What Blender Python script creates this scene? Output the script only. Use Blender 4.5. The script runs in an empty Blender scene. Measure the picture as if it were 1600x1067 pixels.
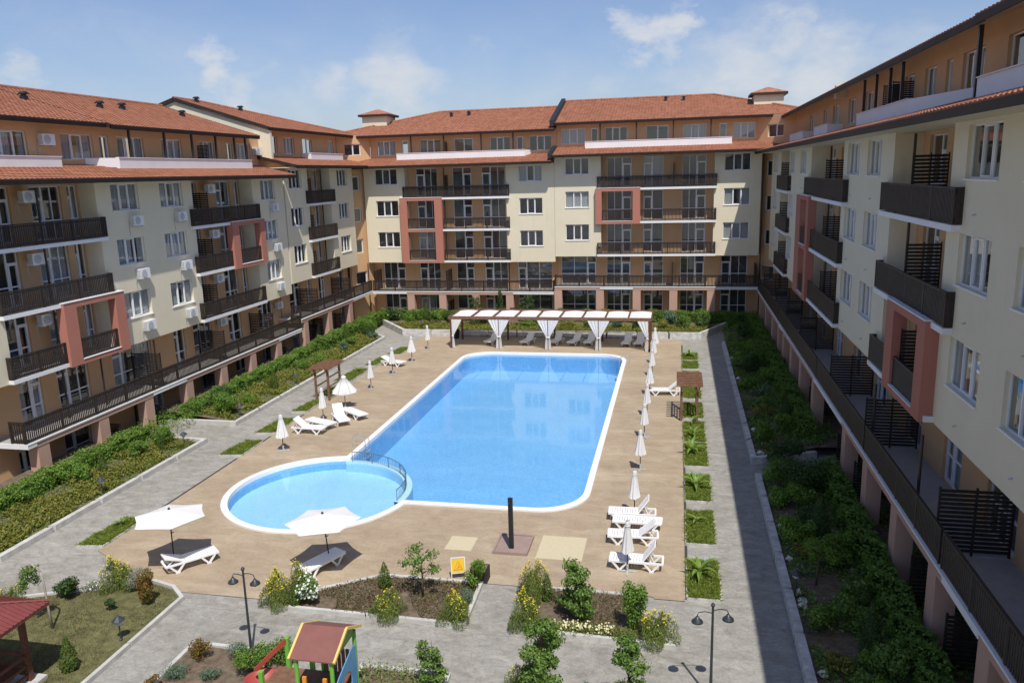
import bpy, bmesh, math, random
import numpy as np
from mathutils import Vector
random.seed(7); RNG = np.random.default_rng(11)
PI = math.pi
scene = bpy.context.scene
COL = scene.collection

# ------------------------------------------------------------------ materials
def new_mat(name):
    m = bpy.data.materials.new(name); m.use_nodes = True
    nt = m.node_tree
    b = nt.nodes['Principled BSDF']
    return m, nt, b
def N(nt, typ, **kw):
    n = nt.nodes.new(typ)
    for k, v in kw.items(): setattr(n, k, v)
    return n
def ramp(nt, fac, stops):
    r = N(nt, 'ShaderNodeValToRGB'); e = r.color_ramp.elements
    while len(e) < len(stops): e.new(.5)
    for i, (p, c) in enumerate(stops):
        e[i].position = p; e[i].color = (*c, 1)
    nt.links.new(fac, r.inputs[0]); return r.outputs[0]
def coords(nt, scale=(1, 1, 1), kind='Object'):
    tc = N(nt, 'ShaderNodeTexCoord'); mp = N(nt, 'ShaderNodeMapping')
    mp.inputs['Scale'].default_value = scale
    nt.links.new(tc.outputs[kind], mp.inputs[0]); return mp.outputs[0]
def noise(nt, vec, scale, detail=4, rough=.55, dist=0):
    n = N(nt, 'ShaderNodeTexNoise'); n.inputs['Scale'].default_value = scale
    n.inputs['Detail'].default_value = detail; n.inputs['Roughness'].default_value = rough
    n.inputs['Distortion'].default_value = dist
    nt.links.new(vec, n.inputs['Vector']); return n.outputs['Fac']
def mix(nt, fac, a, b, mode='MIX'):
    m = N(nt, 'ShaderNodeMixRGB', blend_type=mode)
    for i, v in enumerate((fac, a, b)):
        if hasattr(v, 'links') or isinstance(v, bpy.types.NodeSocket): nt.links.new(v, m.inputs[i])
        elif i == 0: m.inputs[0].default_value = v
        else: m.inputs[i].default_value = (*v, 1)
    return m.outputs[0]
def bump(nt, b, h, strength=.3, dist=.02):
    n = N(nt, 'ShaderNodeBump'); n.inputs['Strength'].default_value = strength
    n.inputs['Distance'].default_value = dist
    nt.links.new(h, n.inputs['Height']); nt.links.new(n.outputs[0], b.inputs['Normal'])
def plain(name, c, rough=.6, spec=.5, metal=0, var=.12, nscale=3, bmp=0, vscale=(1, 1, 1)):
    m, nt, b = new_mat(name)
    v = coords(nt, vscale); f = noise(nt, v, nscale, 5, .6)
    lo = tuple(x*(1-var) for x in c); hi = tuple(min(1, x*(1+var)) for x in c)
    nt.links.new(ramp(nt, f, [(.3, lo), (.7, hi)]), b.inputs['Base Color'])
    b.inputs['Roughness'].default_value = rough; b.inputs['Metallic'].default_value = metal
    b.inputs['Specular IOR Level'].default_value = spec
    if bmp: bump(nt, b, noise(nt, coords(nt), 60, 3), bmp, .01)
    return m
def plaster(name, c):
    m, nt, b = new_mat(name)
    v = coords(nt); f = noise(nt, v, .5, 6, .65)
    g = noise(nt, coords(nt, (3.5, 3.5, .25)), 1.1, 5, .6)           # faint vertical rain streaks
    col = ramp(nt, f, [(.3, tuple(x*.93 for x in c)), (.7, c)])
    st = ramp(nt, g, [(.27, (.88, .87, .85)), (.42, (1, 1, 1))])
    nt.links.new(mix(nt, .55, col, st, 'MULTIPLY'), b.inputs['Base Color'])
    b.inputs['Roughness'].default_value = .9; b.inputs['Specular IOR Level'].default_value = .2
    bump(nt, b, noise(nt, v, 45, 4), .25, .01)
    return m
M = {}
M['cream'] = plaster('cream_plaster', (.735, .665, .50))
M['ochre'] = plaster('ochre_plaster', (.63, .395, .215))
M['pink'] = plaster('terracotta_plaster', (.44, .185, .135))
M['salmon'] = plaster('salmon_plaster', (.52, .335, .26))
M['white'] = plain('white_paint', (.76, .76, .76), .6, .4, var=.04, nscale=1)
M['pvc'] = plain('white_plastic_frame', (.78, .78, .78), .35, .5, var=.03)
M['plastic'] = plain('white_moulded_plastic', (.82, .82, .82), .35, .5, var=.05, nscale=2)
M['wood'] = plain('dark_brown_wood', (.034, .025, .021), .55, .4, var=.35, nscale=6)
M['screenwood'] = plain('blackened_slat_wood', (.022, .018, .016), .5, .4, var=.3, nscale=6)
M['fascia'] = plain('dark_eaves_board', (.035, .024, .02), .6, .3, var=.25)
M['soffit'] = plain('pale_soffit', (.6, .53, .38), .8, .2, var=.06)
M['pipe'] = plain('dark_brown_pipe', (.03, .022, .02), .45, .5)
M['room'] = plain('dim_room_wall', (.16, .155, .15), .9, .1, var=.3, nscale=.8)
M['floor'] = plain('terrace_tile', (.36, .34, .32), .7, .3, var=.08, nscale=4)
M['black'] = plain('black_metal', (.018, .02, .023), .45, .5, var=.2)
M['steel'] = plain('stainless_steel', (.6, .61, .62), .35, .5, .7, .05)
M['railmetal'] = plain('blue_grey_rail', (.10, .15, .19), .4, .5, var=.1)
M['lampmetal'] = plain('blue_black_lamp_metal', (.035, .042, .05), .4, .5, var=.2)
M['grille'] = plain('grey_grille', (.45, .47, .48), .6, .3)
M['concrete'] = plain('kerb_concrete', (.47, .46, .43), .85, .2, var=.18, nscale=2.5, bmp=.3)
M['stonewall'] = plain('pale_stone_wall', (.52, .51, .49), .9, .2, var=.3, nscale=3, bmp=.6)
M['mat'] = plain('beige_non_slip_mat', (.52, .455, .31), .8, .2, var=.05, nscale=8)
M['tray'] = plain('brown_shower_tray', (.30, .22, .19), .6, .3, var=.1)
M['redwood'] = plain('red_brown_timber', (.125, .05, .03), .6, .3, var=.3, nscale=5, vscale=(1, 1, 4))
M['brownwood'] = plain('brown_timber', (.19, .10, .062), .6, .3, var=.3, nscale=5)
M['redmetal'] = plain('red_profiled_metal', (.20, .055, .048), .4, .5, var=.12)
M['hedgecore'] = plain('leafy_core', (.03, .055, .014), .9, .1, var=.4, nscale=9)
M['soil'] = plain('bed_soil', (.145, .112, .08), .95, .1, var=.4, nscale=5, bmp=.8)
M['lawn'] = plain('mown_lawn', (.125, .12, .055), .95, .1, var=.4, nscale=3, bmp=.6)
M['bark'] = plain('bark', (.15, .11, .08), .9, .1, var=.35, nscale=9, bmp=.5)
M['palebark'] = plain('pale_bark', (.36, .32, .27), .9, .1, var=.25, nscale=9, bmp=.3)
M['stone'] = plain('white_cobble', (.6, .57, .5), .8, .2, var=.2)
M['drain'] = plain('dark_drain_strip', (.06, .055, .05), .8, .3)
M['green'] = plain('green_painted_post', (.15, .42, .05), .4, .5, var=.08)
M['red'] = plain('red_plastic', (.34, .06, .045), .4, .5, var=.08)
M['orange'] = plain('orange_paint', (.75, .25, .03), .45, .5, var=.08)
M['blue'] = plain('blue_panel', (.11, .30, .55), .45, .5, var=.08)
M['yellow'] = plain('yellow_paint', (.78, .52, .04), .5, .4, var=.06)
M['yellowedge'] = plain('yellow_trim', (.80, .52, .16), .5, .4, var=.06)
M['playroof'] = plain('brown_board_roof', (.21, .085, .07), .6, .3, var=.1)
M['planterdark'] = plain('dark_planter', (.03, .026, .024), .7, .3)

def tiles():
    m, nt, b = new_mat('clay_roof_tile')
    tc = N(nt, 'ShaderNodeTexCoord'); sp = N(nt, 'ShaderNodeSeparateXYZ')
    nt.links.new(tc.outputs['Object'], sp.inputs[0])
    cb = N(nt, 'ShaderNodeCombineXYZ')
    for i, d in ((0, .3), (1, .345)):
        k = N(nt, 'ShaderNodeMath', operation='DIVIDE'); k.inputs[1].default_value = d
        f = N(nt, 'ShaderNodeMath', operation='FLOOR')
        nt.links.new(sp.outputs[i], k.inputs[0]); nt.links.new(k.outputs[0], f.inputs[0]); nt.links.new(f.outputs[0], cb.inputs[i])
    w = N(nt, 'ShaderNodeTexWhiteNoise', noise_dimensions='2D'); nt.links.new(cb.outputs[0], w.inputs['Vector'])
    c1 = ramp(nt, w.outputs['Value'], [(0, (.285, .122, .072)), (.5, (.335, .147, .088)), (1, (.385, .174, .108))])
    f2 = noise(nt, tc.outputs['Object'], .35, 6, .65)
    c2 = ramp(nt, f2, [(.3, (.90, .89, .89)), (.65, (1.03, 1.02, 1.0))])
    nt.links.new(mix(nt, 1, c1, c2, 'MULTIPLY'), b.inputs['Base Color'])
    b.inputs['Roughness'].default_value = .8; b.inputs['Specular IOR Level'].default_value = .25
    return m
M['tile'] = tiles()

def two_sided_fresnel(nt, ior):
    fr = N(nt, 'ShaderNodeFresnel'); g = N(nt, 'ShaderNodeNewGeometry'); mr = N(nt, 'ShaderNodeMapRange')
    mr.inputs[3].default_value = ior; mr.inputs[4].default_value = 1/ior
    nt.links.new(g.outputs['Backfacing'], mr.inputs[0]); nt.links.new(mr.outputs[0], fr.inputs[0]); return fr
def glass():
    m = bpy.data.materials.new('window_glass'); m.use_nodes = True; nt = m.node_tree
    nt.nodes.clear(); out = N(nt, 'ShaderNodeOutputMaterial')
    t = N(nt, 'ShaderNodeBsdfTransparent'); t.inputs[0].default_value = (.84, .88, .89, 1)
    g = N(nt, 'ShaderNodeBsdfGlossy'); g.inputs['Roughness'].default_value = .015; g.inputs[0].default_value = (.9, .95, 1, 1)
    fr = two_sided_fresnel(nt, 1.95)
    n = noise(nt, coords(nt), .9, 1); bp = N(nt, 'ShaderNodeBump'); bp.inputs['Strength'].default_value = .03; bp.inputs['Distance'].default_value = .05
    nt.links.new(n, bp.inputs['Height']); nt.links.new(bp.outputs[0], g.inputs['Normal'])
    mx = N(nt, 'ShaderNodeMixShader')
    nt.links.new(fr.outputs[0], mx.inputs[0]); nt.links.new(t.outputs[0], mx.inputs[1]); nt.links.new(g.outputs[0], mx.inputs[2])
    nt.links.new(mx.outputs[0], out.inputs[0]); return m
M['glass'] = glass()

def water():
    m = bpy.data.materials.new('pool_water'); m.use_nodes = True; nt = m.node_tree
    nt.nodes.clear(); out = N(nt, 'ShaderNodeOutputMaterial')
    t = N(nt, 'ShaderNodeBsdfTransparent'); t.inputs[0].default_value = (.86, .95, 1, 1)
    g = N(nt, 'ShaderNodeBsdfGlossy'); g.inputs['Roughness'].default_value = .05
    fr = two_sided_fresnel(nt, 1.33)
    v = coords(nt); n1 = noise(nt, v, 1.6, 3, .5); 
    bp = N(nt, 'ShaderNodeBump'); bp.inputs['Strength'].default_value = .045; bp.inputs['Distance'].default_value = .05
    nt.links.new(n1, bp.inputs['Height'])
    nt.links.new(bp.outputs[0], g.inputs['Normal']); nt.links.new(bp.outputs[0], fr.inputs['Normal'])
    mx = N(nt, 'ShaderNodeMixShader')
    nt.links.new(fr.outputs[0], mx.inputs[0]); nt.links.new(t.outputs[0], mx.inputs[1]); nt.links.new(g.outputs[0], mx.inputs[2])
    nt.links.new(mx.outputs[0], out.inputs[0]); return m
M['water'] = water()

def mosaic(name, a, bcol, c):
    m, nt, b = new_mat(name)
    tc = N(nt, 'ShaderNodeTexCoord'); sc = N(nt, 'ShaderNodeVectorMath', operation='SCALE'); sc.inputs['Scale'].default_value = 12
    fl = N(nt, 'ShaderNodeVectorMath', operation='FLOOR')
    nt.links.new(tc.outputs['Object'], sc.inputs[0]); nt.links.new(sc.outputs[0], fl.inputs[0])
    w = N(nt, 'ShaderNodeTexWhiteNoise', noise_dimensions='3D'); nt.links.new(fl.outputs[0], w.inputs['Vector'])
    col = ramp(nt, w.outputs['Value'], [(0, a), (.55, bcol), (1, c)])
    big = ramp(nt, noise(nt, tc.outputs['Object'], .8, 4), [(.3, (.93, .95, .97)), (.7, (1.05, 1.03, 1))])
    nt.links.new(mix(nt, 1, col, big, 'MULTIPLY'), b.inputs['Base Color']); b.inputs['Roughness'].default_value = .4
    return m
M['mosaic'] = mosaic('blue_mosaic', (.18, .44, .73), (.205, .475, .765), (.26, .53, .80))
M['palemosaic'] = mosaic('pale_blue_mosaic', (.36, .62, .815), (.385, .645, .83), (.43, .68, .845))

def deck():
    m, nt, b = new_mat('stamped_brown_deck')
    v = coords(nt); s = coords(nt, (.62, 1.25, 1))
    f1 = noise(nt, s, 1.5, 8, .72, .9); f2 = noise(nt, v, .35, 5, .6); f3 = noise(nt, coords(nt, (.16, 1.0, 1)), .6, 6, .68, .5)
    c = ramp(nt, f1, [(.28, (.305, .235, .162)), (.5, (.375, .30, .212)), (.72, (.435, .36, .266))])
    c = mix(nt, ramp(nt, f3, [(.55, (0, 0, 0)), (.72, (.6, .6, .6))]), c, (.50, .42, .32))
    c = mix(nt, 1, c, ramp(nt, f2, [(.3, (.86, .84, .83)), (.7, (1.06, 1.06, 1.05))]), 'MULTIPLY')
    f4 = noise(nt, coords(nt, (.8, 1.2, 1)), 11, 5, .75); c = mix(nt, .8, c, ramp(nt, f4, [(.3, (.80, .79, .77)), (.7, (1.16, 1.16, 1.15))]), 'MULTIPLY')
    nt.links.new(c, b.inputs['Base Color']); b.inputs['Roughness'].default_value = .75; b.inputs['Specular IOR Level'].default_value = .3
    bump(nt, b, f4, .3, .02); return m
M['deck'] = deck()
def pavers():
    m, nt, b = new_mat('grey_stamped_paving')
    v = coords(nt)
    br = N(nt, 'ShaderNodeTexBrick'); br.inputs['Scale'].default_value = 1.0; br.inputs['Mortar Size'].default_value = .012
    br.inputs['Brick Width'].default_value = .62; br.inputs['Row Height'].default_value = .31
    br.inputs['Color1'].default_value = (.80, .80, .80, 1); br.inputs['Color2'].default_value = (1.05, 1.05, 1.04, 1); br.inputs['Mortar'].default_value = (.66, .65, .63, 1)
    nt.links.new(coords(nt), br.inputs['Vector'])
    f1 = noise(nt, coords(nt, (1, 1.7, 1)), 1.4, 9, .74, .7); f2 = noise(nt, v, .28, 6, .62)
    c = ramp(nt, f1, [(.28, (.205, .195, .172)), (.5, (.31, .298, .268)), (.72, (.415, .40, .365))])
    c = mix(nt, 1, c, ramp(nt, f2, [(.3, (.84, .83, .80)), (.7, (1.06, 1.06, 1.08))]), 'MULTIPLY')
    vo = N(nt, 'ShaderNodeTexVoronoi', feature='DISTANCE_TO_EDGE'); vo.inputs['Scale'].default_value = 2.6; nt.links.new(coords(nt, (1, 1.5, 1)), vo.inputs['Vector'])
    c = mix(nt, .55, c, ramp(nt, vo.outputs['Distance'], [(.0, (.72, .72, .71)), (.05, (1, 1, 1))]), 'MULTIPLY')
    f4 = noise(nt, v, 13, 5, .75); c = mix(nt, .8, c, ramp(nt, f4, [(.3, (.80, .80, .80)), (.7, (1.17, 1.17, 1.16))]), 'MULTIPLY')
    c = mix(nt, .05, c, br.outputs[0], 'MULTIPLY')
    nt.links.new(c, b.inputs['Base Color']); b.inputs['Roughness'].default_value = .8; b.inputs['Specular IOR Level'].default_value = .3
    bump(nt, b, f4, .4, .02); return m
M['pavers'] = pavers()

def leafmat(name, cols, trans=.3, rough=.5, tint=(1.3, 1.35, .7)):
    m = bpy.data.materials.new(name); m.use_nodes = True; nt = m.node_tree
    b = nt.nodes['Principled BSDF']; out = nt.nodes['Material Output']
    g = N(nt, 'ShaderNodeNewGeometry')
    n = len(cols); c = ramp(nt, g.outputs['Random Per Island'], [(i/(max(1, n-1)), cols[i]) for i in range(n)])
    nt.links.new(c, b.inputs['Base Color']); b.inputs['Roughness'].default_value = rough; b.inputs['Specular IOR Level'].default_value = .25
    t = N(nt, 'ShaderNodeBsdfTranslucent'); nt.links.new(mix(nt, 1, c, tint, 'MULTIPLY'), t.inputs[0])
    mx = N(nt, 'ShaderNodeMixShader'); mx.inputs[0].default_value = trans
    nt.links.new(b.outputs[0], mx.inputs[1]); nt.links.new(t.outputs[0], mx.inputs[2]); nt.links.new(mx.outputs[0], out.inputs[0])
    return m
L = {}
L['hedge'] = leafmat('hedge_leaf', [(.08, .16, .022), (.135, .24, .04), (.195, .305, .06)])
L['dark'] = leafmat('dark_leaf', [(.03, .07, .018), (.055, .11, .028), (.09, .155, .045)])
L['bright'] = leafmat('bright_leaf', [(.10, .19, .025), (.155, .27, .04), (.22, .34, .07)])
L['thuja'] = leafmat('thuja_leaf', [(.045, .085, .012), (.085, .14, .02), (.125, .18, .03)])
L['grass'] = leafmat('grass_blade', [(.13, .18, .025), (.19, .25, .04), (.26, .31, .065)], .35)
L['cover'] = leafmat('ground_cover_leaf', [(.15, .17, .03), (.21, .225, .045), (.27, .24, .06), (.11, .16, .03)])
L['drycover'] = leafmat('rusty_cover_leaf', [(.10, .085, .04), (.085, .10, .03), (.17, .09, .035), (.06, .085, .025)])
L['lawnblade'] = leafmat('lawn_blade', [(.095, .105, .04), (.125, .13, .055), (.155, .14, .075)])
L['silver'] = leafmat('silver_leaf', [(.20, .23, .17), (.28, .31, .24), (.36, .38, .31)])
L['juniper'] = leafmat('juniper_leaf', [(.085, .15, .09), (.13, .20, .13), (.17, .25, .17)])
L['photinia'] = leafmat('red_tipped_leaf', [(.10, .13, .025), (.16, .16, .03), (.22, .12, .035), (.24, .075, .03), (.13, .16, .03)])
L['oak'] = leafmat('small_tree_leaf', [(.09, .17, .03), (.14, .235, .05), (.20, .30, .08)])
L['broom'] = leafmat('fine_green_leaf', [(.12, .165, .03), (.17, .22, .05), (.22, .26, .075)])
L['yellowfl'] = leafmat('yellow_petal', [(.66, .53, .02), (.76, .64, .05)], .2, .5, (1, 1, 1))
L['whitefl'] = leafmat('white_petal', [(.75, .75, .70), (.85, .85, .82)], .2, .5, (1, 1, 1))
L['creamfl'] = leafmat('cream_petal', [(.65, .60, .33), (.78, .74, .5)], .2)
L['banana'] = leafmat('banana_leaf', [(.16, .27, .05), (.22, .34, .07)], .35, .4)
L['fabric'] = leafmat('white_canvas', [(.80, .80, .79), (.84, .84, .84)], .22, .8, (1, 1, 1))
L['curtain'] = leafmat('net_curtain', [(.72, .73, .74), (.8, .8, .8)], .45, .8, (1, 1, 1))

# ------------------------------------------------------------------ mesh helpers
class MB:
    def __init__(s): s.v = []; s.f = []; s.mi = []; s.m = 0
    def quad(s, *p):
        i = len(s.v); s.v += [tuple(q) for q in p]; s.f.append(tuple(range(i, i+len(p)))); s.mi.append(s.m); return s
    def box(s, x0, x1, y0, y1, z0, z1):
        if x0 > x1: x0, x1 = x1, x0
        if y0 > y1: y0, y1 = y1, y0
        if z0 > z1: z0, z1 = z1, z0
        i = len(s.v)
        s.v += [(x0, y0, z0), (x1, y0, z0), (x1, y1, z0), (x0, y1, z0), (x0, y0, z1), (x1, y0, z1), (x1, y1, z1), (x0, y1, z1)]
        for q in ((0, 3, 2, 1), (4, 5, 6, 7), (0, 1, 5, 4), (1, 2, 6, 5), (2, 3, 7, 6), (3, 0, 4, 7)):
            s.f.append(tuple(i+k for k in q)); s.mi.append(s.m)
        return s
    def bar(s, a, b, w, h, up=(0, 0, 1)):
        a = Vector(a); b = Vector(b); d = (b-a).normalized(); u = Vector(up)
        if abs(d.dot(u)) > .99: u = Vector((1, 0, 0))
        r = d.cross(u).normalized()*w/2; t = r.cross(d).normalized()*h/2
        i = len(s.v)
        for p in (a, b):
            for q in (-r-t, r-t, r+t, -r+t): s.v.append(tuple(p+q))
        for q in ((0, 1, 2, 3), (7, 6, 5, 4), (0, 4, 5, 1), (1, 5, 6, 2), (2, 6, 7, 3), (3, 7, 4, 0)):
            s.f.append(tuple(i+k for k in q)); s.mi.append(s.m)
        return s
    def tube(s, pts, r, n=8, caps=True):
        pts = [Vector(p) for p in pts]; rs = r if isinstance(r, (list, tuple)) else [r]*len(pts)
        base = len(s.v)
        for k, p in enumerate(pts):
            d = (pts[min(k+1, len(pts)-1)]-pts[max(k-1, 0)]).normalized()
            u = Vector((0, 0, 1)) if abs(d.z) < .9 else Vector((1, 0, 0))
            a = d.cross(u).normalized(); b = d.cross(a).normalized()
            for j in range(n):
                t = 2*PI*j/n; s.v.append(tuple(p+(a*math.cos(t)+b*math.sin(t))*rs[k]))
        for k in range(len(pts)-1):
            for j in range(n):
                j2 = (j+1) % n
                s.f.append((base+k*n+j, base+k*n+j2, base+(k+1)*n+j2, base+(k+1)*n+j)); s.mi.append(s.m)
        if caps:
            s.f.append(tuple(base+j for j in range(n))[::-1]); s.mi.append(s.m)
            s.f.append(tuple(base+(len(pts)-1)*n+j for j in range(n))); s.mi.append(s.m)
        return s
    def lathe(s, prof, n=16, c=(0, 0)):
        base = len(s.v)
        for r, z in prof:
            for j in range(n):
                t = 2*PI*j/n; s.v.append((c[0]+r*math.cos(t), c[1]+r*math.sin(t), z))
        for k in range(len(prof)-1):
            for j in range(n):
                j2 = (j+1) % n
                s.f.append((base+k*n+j, base+k*n+j2, base+(k+1)*n+j2, base+(k+1)*n+j)); s.mi.append(s.m)
        s.f.append(tuple(base+j for j in range(n))[::-1]); s.mi.append(s.m)
        s.f.append(tuple(base+(len(prof)-1)*n+j for j in range(n))); s.mi.append(s.m)
        return s
    def prism(s, poly, fn, a, b):      # poly of 2-D points, fn(u, v, w) -> xyz, extruded from w=a to w=b
        n = len(poly); i = len(s.v)
        s.v += [fn(u, v, a) for u, v in poly]+[fn(u, v, b) for u, v in poly]
        s.f.append(tuple(range(i, i+n))[::-1]); s.mi.append(s.m)
        s.f.append(tuple(range(i+n, i+2*n))); s.mi.append(s.m)
        for k in range(n):
            k2 = (k+1) % n; s.f.append((i+k, i+k2, i+n+k2, i+n+k)); s.mi.append(s.m)
        return s
    def mesh(s, name, mats, smooth=False, fix=True):
        me = bpy.data.meshes.new(name); me.from_pydata(s.v, [], s.f)
        mats = mats if isinstance(mats, (list, tuple)) else [mats]
        for m in mats: me.materials.append(m)
        if len(mats) > 1: me.polygons.foreach_set('material_index', s.mi)
        if fix:
            bm = bmesh.new(); bm.from_mesh(me); bmesh.ops.recalc_face_normals(bm, faces=bm.faces); bm.to_mesh(me); bm.free()
        if smooth: me.polygons.foreach_set('use_smooth', [True]*len(me.polygons))
        return me
    def build(s, name, mats, parent=None, smooth=False, loc=(0, 0, 0), rot=0, fix=True):
        return link(name, s.mesh(name, mats, smooth, fix), parent, loc, rot)
def link(name, me, parent=None, loc=(0, 0, 0), rot=0):
    o = bpy.data.objects.new(name, me); COL.objects.link(o); o.location = loc; o.rotation_euler.z = rot
    if parent is not None: o.parent = parent
    return o
def tag(o, label, cat, group=None, kind=None):
    if label: o['label'] = label
    if cat: o['category'] = cat
    if group: o['group'] = group
    if kind: o['kind'] = kind
    return o
def thing(name, label, cat, loc=(0, 0, 0), rot=0, group=None):
    o = link(name, None, None, loc, rot); return tag(o, label, cat, group)
def struct(o): o['kind'] = 'structure'; return o
def copy_tree(o, parent=None):
    c = o.copy(); COL.objects.link(c)
    if parent is not None: c.parent = parent
    for ch in list(o.children): copy_tree(ch, c)
    return c
def place(proto, first, loc, rot, label, scale=None):
    o = proto if first else copy_tree(proto)
    o.location = loc; o.rotation_euler.z = rot; o['label'] = label
    if scale is not None: o.scale = scale
    return o
def poly_sheet(outer, holes, z):
    bm = bmesh.new(); ed = []
    for ring in [outer]+holes:
        vs = [bm.verts.new((x, y, z)) for x, y in ring]
        ed += [bm.edges.new((vs[i], vs[(i+1) % len(vs)])) for i in range(len(vs))]
    bmesh.ops.triangle_fill(bm, use_beauty=True, use_dissolve=False, edges=ed)
    bmesh.ops.recalc_face_normals(bm, faces=bm.faces)
    if sum(f.normal.z for f in bm.faces) < 0: bmesh.ops.reverse_faces(bm, faces=bm.faces)
    return bm
def sheet(name, mat, outer, holes=(), z=0.):
    bm = poly_sheet(outer, list(holes), z); me = bpy.data.meshes.new(name); bm.to_mesh(me); bm.free(); me.materials.append(mat)
    return link(name, me)

# leaves: numpy arrays of points + outward directions -> rhombic leaf faces
def leaves_mesh(name, sets, stem=None):
    V = []; F = []; MI = []; mats = []; off = 0
    for P, Nn, size, asp, mat, up in sets:
        n = len(P)
        if n == 0: continue
        d = Nn+RNG.normal(0, .55, (n, 3)); d /= np.linalg.norm(d, axis=1)[:, None]+1e-9
        r = RNG.normal(0, 1, (n, 3)); r[:, 2] += up
        a = np.cross(d, r); a /= np.linalg.norm(a, axis=1)[:, None]+1e-9
        b = np.cross(a, d)
        s = size*RNG.uniform(.65, 1.35, n)[:, None]
        q = np.stack([P-b*s*.5, P+a*s*.5*asp, P+b*s*.5, P-a*s*.5*asp], 1).reshape(-1, 3)
        V.append(q); F.append(np.arange(off, off+4*n)); off += 4*n; MI.append(np.full(n, len(mats))); mats.append(mat)
    V = np.concatenate(V); F = np.concatenate(F); MI = np.concatenate(MI); nf = len(MI)
    nv0 = len(V); ex = None
    me = bpy.data.meshes.new(name)
    me.vertices.add(nv0); me.vertices.foreach_set('co', V.astype(np.float32).ravel())
    me.loops.add(nf*4); me.loops.foreach_set('vertex_index', F.astype(np.int32))
    me.polygons.add(nf); me.polygons.foreach_set('loop_start', np.arange(0, nf*4, 4, dtype=np.int32))
    me.polygons.foreach_set('material_index', MI.astype(np.int32))
    for m in mats: me.materials.append(m)
    me.update(calc_edges=True); return me
def blobs(n, centres, shell=.55):
    """points in a set of ellipsoids (cx,cy,cz,rx,ry,rz), denser to the outside"""
    c = np.array(centres, float); vol = (c[:, 3]*c[:, 4]*c[:, 5])**.75; k = RNG.choice(len(c), n, p=vol/vol.sum())
    d = RNG.normal(0, 1, (n, 3)); d /= np.linalg.norm(d, axis=1)[:, None]
    r = (shell+(1-shell)*RNG.random(n))*RNG.uniform(.85, 1.12, n)
    P = c[k, :3]+d*c[k, 3:]*r[:, None]
    return P, d
def bush_centres(w, h, n, base=0., spread=.6, rr=(.3, .5)):
    out = []
    for i in range(n):
        a = random.uniform(0, 2*PI); q = math.sqrt(random.random())*spread
        r = random.uniform(*rr); z = random.uniform(.25, 1-r*.55)
        k = 1-.45*max(0, z-.4)
        out.append((w*q*math.cos(a)*k, w*q*math.sin(a)*k, base+h*z, w*r, w*r, h*r*.62))
    return out
def above(P, d, z=0.02):
    k = P[:, 2] > z; return P[k], d[k]

# ------------------------------------------------------------------ shared window meshes
WCACHE = {}
def win_meshes(kind, w, h):
    key = (kind, round(w, 2), round(h, 2))
    if key in WCACHE: return WCACHE[key]
    f = MB(); e = .05; y0, y1 = .12, .18
    f.box(0, e, y0, y1, 0, h); f.box(w-e, w, y0, y1, 0, h); f.box(e, w-e, y0, y1, 0, e); f.box(e, w-e, y0, y1, h-e, h)
    def vb(x, t=.05): f.box(x-t/2, x+t/2, y0, y1, e, h-e)
    def sash(x0, x1, z0, z1, t=.05):
        a, b2 = y0-.025, y1+.01
        f.box(x0, x0+t, a, b2, z0, z1); f.box(x1-t, x1, a, b2, z0, z1); f.box(x0+t, x1-t, a, b2, z0, z0+t); f.box(x0+t, x1-t, a, b2, z1-t, z1)
    if kind == 'w3':
        vb(w*.34); vb(w*.68); sash(w*.34+.035, w*.68-.035, e, h-e)
    elif kind == 'w2':
        vb(w*.5); sash(w*.5+.035, w-e, e, h-e)
    elif kind == 'w1':
        sash(e, w-e, e, h-e)
    elif kind[0] == 'd':
        dw = min(.86, w*.45); hr = .98
        left = kind[1] == 'l'
        xs = dw if left else w-dw
        vb(xs, .11)
        a, b2 = (e, xs-.055) if left else (xs+.055, w-e)
        f.box(a, b2, y0, y1, h-.62, h-.55); sash(a, b2, e, h-.62, .075)
        f.box(a+.075, b2-.075, y0, y1, hr-.04, hr+.04)
        lo, hi = (xs+.055, w-e) if left else (e, xs-.055)
        f.box(lo, hi, y0+.004, y1-.004, hr-.035, hr+.035)
        if hi-lo > 1.05: m = (lo+hi)/2; f.box(m-.03, m+.03, y0+.002, y1-.002, e, h-e)
    fm = f.mesh('window_frame', M['pvc'])
    p = MB(); p.quad((e, .155, e), (w-e, .155, e), (w-e, .155, h-e), (e, .155, h-e)); pm = p.mesh('pane', M['glass'], fix=False)
    cm = []
    for sp_ in (((.06, w*.5), (w*.5, w-.06)), ((.06, w*.36), (w*.6, w-.06)), ((.06, w*.62), (w*.84, w-.06))):
        c = MB(); n = 30
        for (a, b2) in sp_:
            xs = [a+(b2-a)*i/n for i in range(n+1)]; ys = [.25+.03*math.sin(i*1.9+w) for i in range(n+1)]
            for i in range(n): c.quad((xs[i], ys[i], .05), (xs[i+1], ys[i+1], .05), (xs[i+1], ys[i+1], h-.05), (xs[i], ys[i], h-.05))
        cm.append(c.mesh('curtain', L['curtain'], fix=False))
    WCACHE[key] = (fm, pm, cm); return WCACHE[key]
def add_window(parent, kind, s0, s1, z0, z1, y, curtain=False):
    fm, pm, cm = win_meshes(kind, s1-s0, z1-z0)
    o = link('door' if kind[0] == 'd' else 'window', fm, parent, (s0, y, z0)); link('pane', pm, o)
    if curtain: link('curtain', cm[random.choice((0, 0, 1, 2))], o)
    return o
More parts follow.
